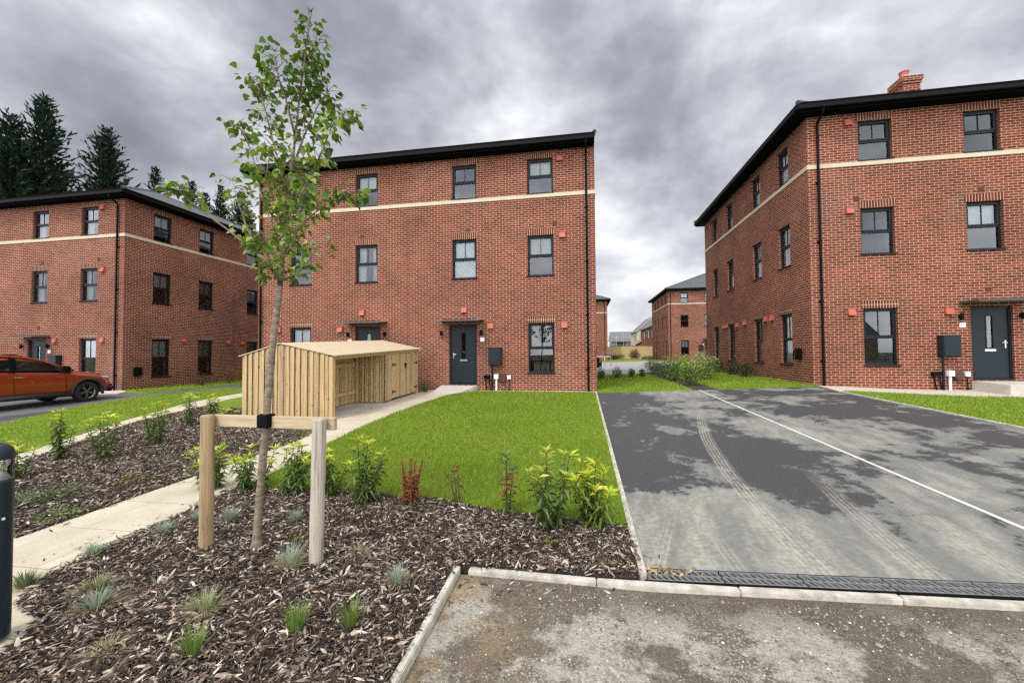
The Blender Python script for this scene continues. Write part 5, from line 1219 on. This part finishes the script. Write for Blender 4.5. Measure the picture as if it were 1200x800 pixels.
CON = [(-41, 22.3, 19.6, 4.6, 'dark conifer cut by the left edge of the picture'), (-41, 24.1, 21.9, 4.6, 'tallest pointed dark conifer behind the left block'), (-41.5, 28.6, 22.0, 5.0, 'broad dark conifer above the corner of the left block roof'), (-43, 26.6, 17.8, 5.0, 'shorter dark conifer filling between the two tallest ones'), (-42, 23.0, 17.0, 5.0, 'shorter dense conifer left of the tallest conifer'),
       (-41, 32.7, 20.3, 2.6, 'slim conifer standing alone right of the left block roof corner'), (-41, 36.0, 20.2, 3.0, 'slim conifer behind the light leafy twig'), (-41, 38.2, 20.0, 2.8, 'small conifer third in the row from the roof corner'), (-41, 40.2, 21.6, 3.2, 'taller conifer fourth in the row, near the young tree'), (-41, 42.6, 21.8, 3.8, 'bushy conifer half hidden by the young tree foliage'), (-42, 45.5, 20.5, 3.6, 'last conifer of the row beside the central block roof'), (-44, 36.5, 18.6, 3.6, 'hazy rear conifer between the first two slim ones'), (-44.5, 31.2, 17.5, 4.4, 'low wide conifer just right of the broad one, behind the roof corner'), (-44, 42.0, 19.4, 3.8, 'rear conifer filling between the fourth and fifth of the row')]
for q in CON: conifer(*q)

# ------------------------------------------------------------------ distance: fence, houses, hoop barrier
fe = empty('timber_fence', (6.8, 63, gz(6.8, 63)), 'long closeboard timber fence closing the view between the far blocks', 'fence'); mb = MB(); x = 3.0
while x < 10.6:
    z0 = gz(x, 63)-.1; mb.box(x, x+.14, 63+random.uniform(0, .015), 63.02, z0, z0+2.0+random.uniform(-.01, .01)); x += .145
mb.build('boards', MAT['fence'], fe); mb = MB(); mb.box(3.0, 10.6, 62.97, 63.05, gz(6, 63)+1.9, gz(6, 63)+1.95); mb.build('capping_rail', MAT['board_dark'], fe)
for x in (3.0, 5.4, 7.8, 10.2):
    mb = MB(); mb.box(x, x+.1, 62.93, 63.03, gz(x, 63)-.2, gz(x, 63)+1.88); mb.build('post', MAT['board_dark'], fe)
hb = empty('hoop_barrier', (1.5, 36, gz(1.5, 36)), 'pale grey steel hoop barrier standing on the rear court', 'barrier'); zb = gz(1.5, 36)
def hoop(x0, x1, y):
    pts = [(x0, y, zb-.05), (x0, y, zb+.72)]+[(x0+.12-.12*math.cos(a), y, zb+.72+.12*math.sin(a)) for a in np.linspace(.2, math.pi/2, 5)]+[(x1-.12+.12*math.sin(a), y, zb+.72+.12*math.cos(a)) for a in np.linspace(0, math.pi/2-.2, 5)]+[(x1, y, zb+.72), (x1, y, zb-.05)]
    mb = MB(); mb.tube(pts, .035, 8); return mb
hoop(.2, 2.35, 36).build('hoop', MAT['steel'], hb, smooth=True)
mb = MB(); mb.tube([(1.85, 36, zb-.05), (1.85, 36, zb+.82)], .03, 8); mb.build('upright', MAT['steel'], hb, smooth=True)

MAT['farbrick'] = MAT['brick']; MAT['render'] = simple('cream_render', (.55, .48, .34), .9, var=.08); MAT['rooftile'] = simple('grey_roof_tile', (.12, .125, .13), .7, var=.15, scale=3); MAT['barge'] = simple('white_bargeboard', (.7, .7, .7), .6); MAT['wrap'] = simple('grey_sheeting', (.19, .21, .225), .8, var=.2)
def house(name, label, x0, x1, y0, y1, g, eave_h, ridge_h, wall, axis, wins, group='houses far beyond the fence', barge=True):
    """gabled house; axis = direction of the ridge ('x' or 'y'); wins = (face, u, z, w, h)"""
    root = empty(name, (x0, y0, g), label, 'house', group); mb = MB(); e = g+eave_h; r = g+ridge_h
    mb.box(x0, x1, y0, y1, g-.3, e)
    if axis == 'y':
        xm = (x0+x1)/2
        for y in (y0, y1): mb.face([(x0, y, e), (x1, y, e), (xm, y, r)])
    else:
        ym = (y0+y1)/2
        for x in (x0, x1): mb.face([(x, y0, e), (x, y1, e), (x, ym, r)])
    mb.build('wall', wall, root); ro = MB(); o = .3; th = .12
    if axis == 'y':
        sl = (r-e)/((x1-x0)/2)
        for s, xe in ((-1, x0-o), (1, x1+o)):
            ze = e-o*sl; ro.face([(xm, y0-o, r+th), (xm, y1+o, r+th), (xe, y1+o, ze+th), (xe, y0-o, ze+th)]); ro.face([(xm, y0-o, r+.01), (xm, y1+o, r+.01), (xe, y1+o, ze+.01), (xe, y0-o, ze+.01)]); ro.quad((xe, y0-o, ze+.01), (xe, y1+o, ze+.01), (xe, y1+o, ze+th), (xe, y0-o, ze+th))
            for y in (y0-o, y1+o): ro.quad((xm, y, r+.01), (xe, y, ze+.01), (xe, y, ze+th), (xm, y, r+th), 1)
    else:
        sl = (r-e)/((y1-y0)/2)
        for s, ye in ((-1, y0-o), (1, y1+o)):
            ze = e-o*sl; ro.face([(x0-o, ym, r+th), (x1+o, ym, r+th), (x1+o, ye, ze+th), (x0-o, ye, ze+th)]); ro.face([(x0-o, ym, r+.01), (x1+o, ym, r+.01), (x1+o, ye, ze+.01), (x0-o, ye, ze+.01)]); ro.quad((x0-o, ye, ze+.01), (x1+o, ye, ze+.01), (x1+o, ye, ze+th), (x0-o, ye, ze+th))
            for x in (x0-o, x1+o): ro.quad((x, ym, r+.01), (x, ye, ze+.01), (x, ye, ze+th), (x, ym, r+th), 1)
    ro.build('roof', [MAT['rooftile'], MAT['barge']], root)
    for (f, u, z, w, h) in wins:
        m_ = MB()
        if f == 'L': m_.box(x0-.04, x0+.02, u, u+w, g+z, g+z+h)
        else: m_.box(u, u+w, y0-.04, y0+.02, g+z, g+z+h)
        wo = m_.build('window', MAT['anthracite'], root); p_ = MB()
        if f == 'L': p_.box(x0-.055, x0-.042, u+.08, u+w-.08, g+z+.08, g+z+h-.08)
        else: p_.box(u+.08, u+w-.08, y0-.055, y0-.042, g+z+.08, g+z+h-.08)
        p_.build('pane', MAT['carglass'], wo)
    return root
gF = gz(10, 60)
house('house', 'far two-storey red brick house behind the right end of the fence', 11.6, 20, 68, 86, gF, 5.6, 9.2, MAT['brick'], 'y', [('L', 71, .9, 1, 1.3), ('L', 75, .9, 1, 1.3), ('L', 71, 3.5, 1, 1.4), ('L', 75, 3.5, 1, 1.4), ('L', 80, 3.5, 1, 1.4), ('F', 13, 3.4, 1, 1.3)])
house('house', 'far house with cream rendered end wall behind the fence', 11.3, 18, 89, 100, gF, 5.5, 8.6, MAT['render'], 'y', [('L', 92, 3.4, 1, 1.3)])
house('house', 'low brick gable with white bargeboard just above the far fence', 9.4, 15.5, 84.5, 88.5, gF, 1.9, 3.9, MAT['brick'], 'y', [])
h = house('house', 'unfinished grey house wrapped in scaffolding, farthest beyond the fence', 7.6, 15.5, 112, 121, gF, 4.2, 6.6, MAT['wrap'], 'x', [('F', 9, 2.6, 2.2, 1.1), ('F', 9, .6, 2.2, 1.1), ('F', 12.3, 2.6, 2.2, 1.1), ('F', 12.3, .6, 2.2, 1.1)])
house('house', 'tiny far house gable at the left end of the fence', 4.0, 7.0, 128, 140, gF, 3., 5.6, MAT['brick'], 'y', [])
house('house', 'brick house added out of view across the road for the windows to reflect', -24, -13, -34, -25, gz(-15, -20), 5.0, 8.4, MAT['brick'], 'x', [], 'added houses across the road')  # both houses invented, unseen behind the camera, giving the windows something to reflect
house('house', 'cream house added out of view far across the road for the windows to reflect', 47, 60, -78, -68, gz(40, -20), 4.9, 8.6, MAT['render'], 'x', [], 'added houses across the road')
sf = empty('scaffolding', (7, 111, gF), 'grey steel scaffolding standing round the unfinished far house', 'scaffolding')
mb = MB()
for x in np.arange(7.0, 16.2, 1.8):
    for y in (110.6, 111.6): mb.tube([(x, y, gF-.2), (x, y, gF+random.uniform(5.4, 6.8))], .035, 6)
mb.build('standards', MAT['steel'], sf); mb = MB()
for z in (2., 3., 4., 5.):
    for y in (110.6, 111.6): mb.tube([(6.2, y, gF+z), (16.4, y, gF+z)], .035, 6)
mb.build('ledgers', MAT['steel'], sf); mb = MB()
for z in (2., 4.): mb.box(6.3, 16.3, 110.65, 111.55, gF+z-.14, gF+z-.08)
mb.build('platforms', MAT['board'], sf)
# wind-blown debris at the end of the drain
n = 60; B = np.stack([rng.normal(.55, .12, n), rng.normal(3.06, .03, n), np.full(n, gz(.5, 3.05)+.018)], 1); D = rand_dirs(n); D[:, 2] *= .15
V, Fc, C = leaves(B, D/np.linalg.norm(D, axis=1, keepdims=True), .05, .02, tint(n, (.42, .31, .17), .3, .1)); o = raw('leaf_litter', V, Fc, MAT['leaf'], C); tag(o, 'dry leaf litter caught at the end of the drain', 'leaf litter', kind='stuff')

# ------------------------------------------------------------------ world and sun
w = bpy.data.worlds.new('World'); sc.world = w; w.use_nodes = True; nt = w.node_tree
for n_ in list(nt.nodes): nt.nodes.remove(n_)
class WT(NT):
    def __init__(s, t_): s.t = t_; s.b = None
W = WT(nt)
SUN_EL, SUN_AZ = 58., 205.           # azimuth clockwise from +Y
out = W.n('ShaderNodeOutputWorld')
sky = W.n('ShaderNodeTexSky', sky_type='NISHITA', sun_disc=False, sun_elevation=R(SUN_EL), sun_rotation=R(SUN_AZ))
bg1 = W.n('ShaderNodeBackground', {'Color': sky.outputs[0], 'Strength': .1})
d = W.n('ShaderNodeTexCoord').outputs['Generated']; x = W.xyz(d)
zc = W.math('MAXIMUM', x[2], 0.)
den = W.math('ADD', zc, .36)
px = W.math('DIVIDE', x[0], den); py = W.math('DIVIDE', x[1], den)
cv = W.vec(W.math('ADD', px, 4.7), W.math('MULTIPLY', py, 1.0), 2.3)
n1 = W.noise(cv, 1.5, 10, .50, dist=.25); n2 = W.noise(W.vec(x[0], x[1], W.math('MULTIPLY', x[2], 1.6)), 3.3, 10, .55, dist=.15)
v = W.math('ADD', W.math('MULTIPLY', n1, .40), W.math('MULTIPLY', n2, .60))
v = W.math('ADD', v, W.mapr(zc, .02, .34, .10, .03))
col = W.ramp(v, [(.36, (.225, .23, .262)), (.44, (.325, .33, .37)), (.50, (.445, .45, .495)), (.56, (.61, .62, .66)), (.64, (.88, .89, .915))])
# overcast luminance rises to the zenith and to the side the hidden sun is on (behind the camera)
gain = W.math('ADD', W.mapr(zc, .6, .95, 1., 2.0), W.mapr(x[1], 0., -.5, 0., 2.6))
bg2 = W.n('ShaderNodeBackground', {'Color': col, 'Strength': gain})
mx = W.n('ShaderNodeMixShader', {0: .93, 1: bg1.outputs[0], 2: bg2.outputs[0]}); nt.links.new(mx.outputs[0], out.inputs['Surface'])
sl = bpy.data.lights.new('sun', 'SUN'); so = bpy.data.objects.new('sun', sl); COL.objects.link(so)
sl.energy = 1.5; sl.angle = R(10); sl.color = (1., .96, .9)
az, el = R(SUN_AZ), R(SUN_EL); dv = Vector((math.sin(az)*math.cos(el), math.cos(az)*math.cos(el), math.sin(el)))
so.rotation_euler = dv.to_track_quat('Z', 'Y').to_euler()

vs = sc.view_settings; vs.view_transform = 'Standard'; vs.look = 'None'; vs.gamma = 1.; vs.exposure = .34; vs.use_curve_mapping = False
sc.cycles.max_bounces = 8; sc.cycles.transparent_max_bounces = 16; sc.cycles.use_denoising = False; sc.cycles.pixel_filter_type = 'BLACKMAN_HARRIS'; sc.cycles.filter_width = 1.42; sc.cycles.sample_clamp_indirect = 4.
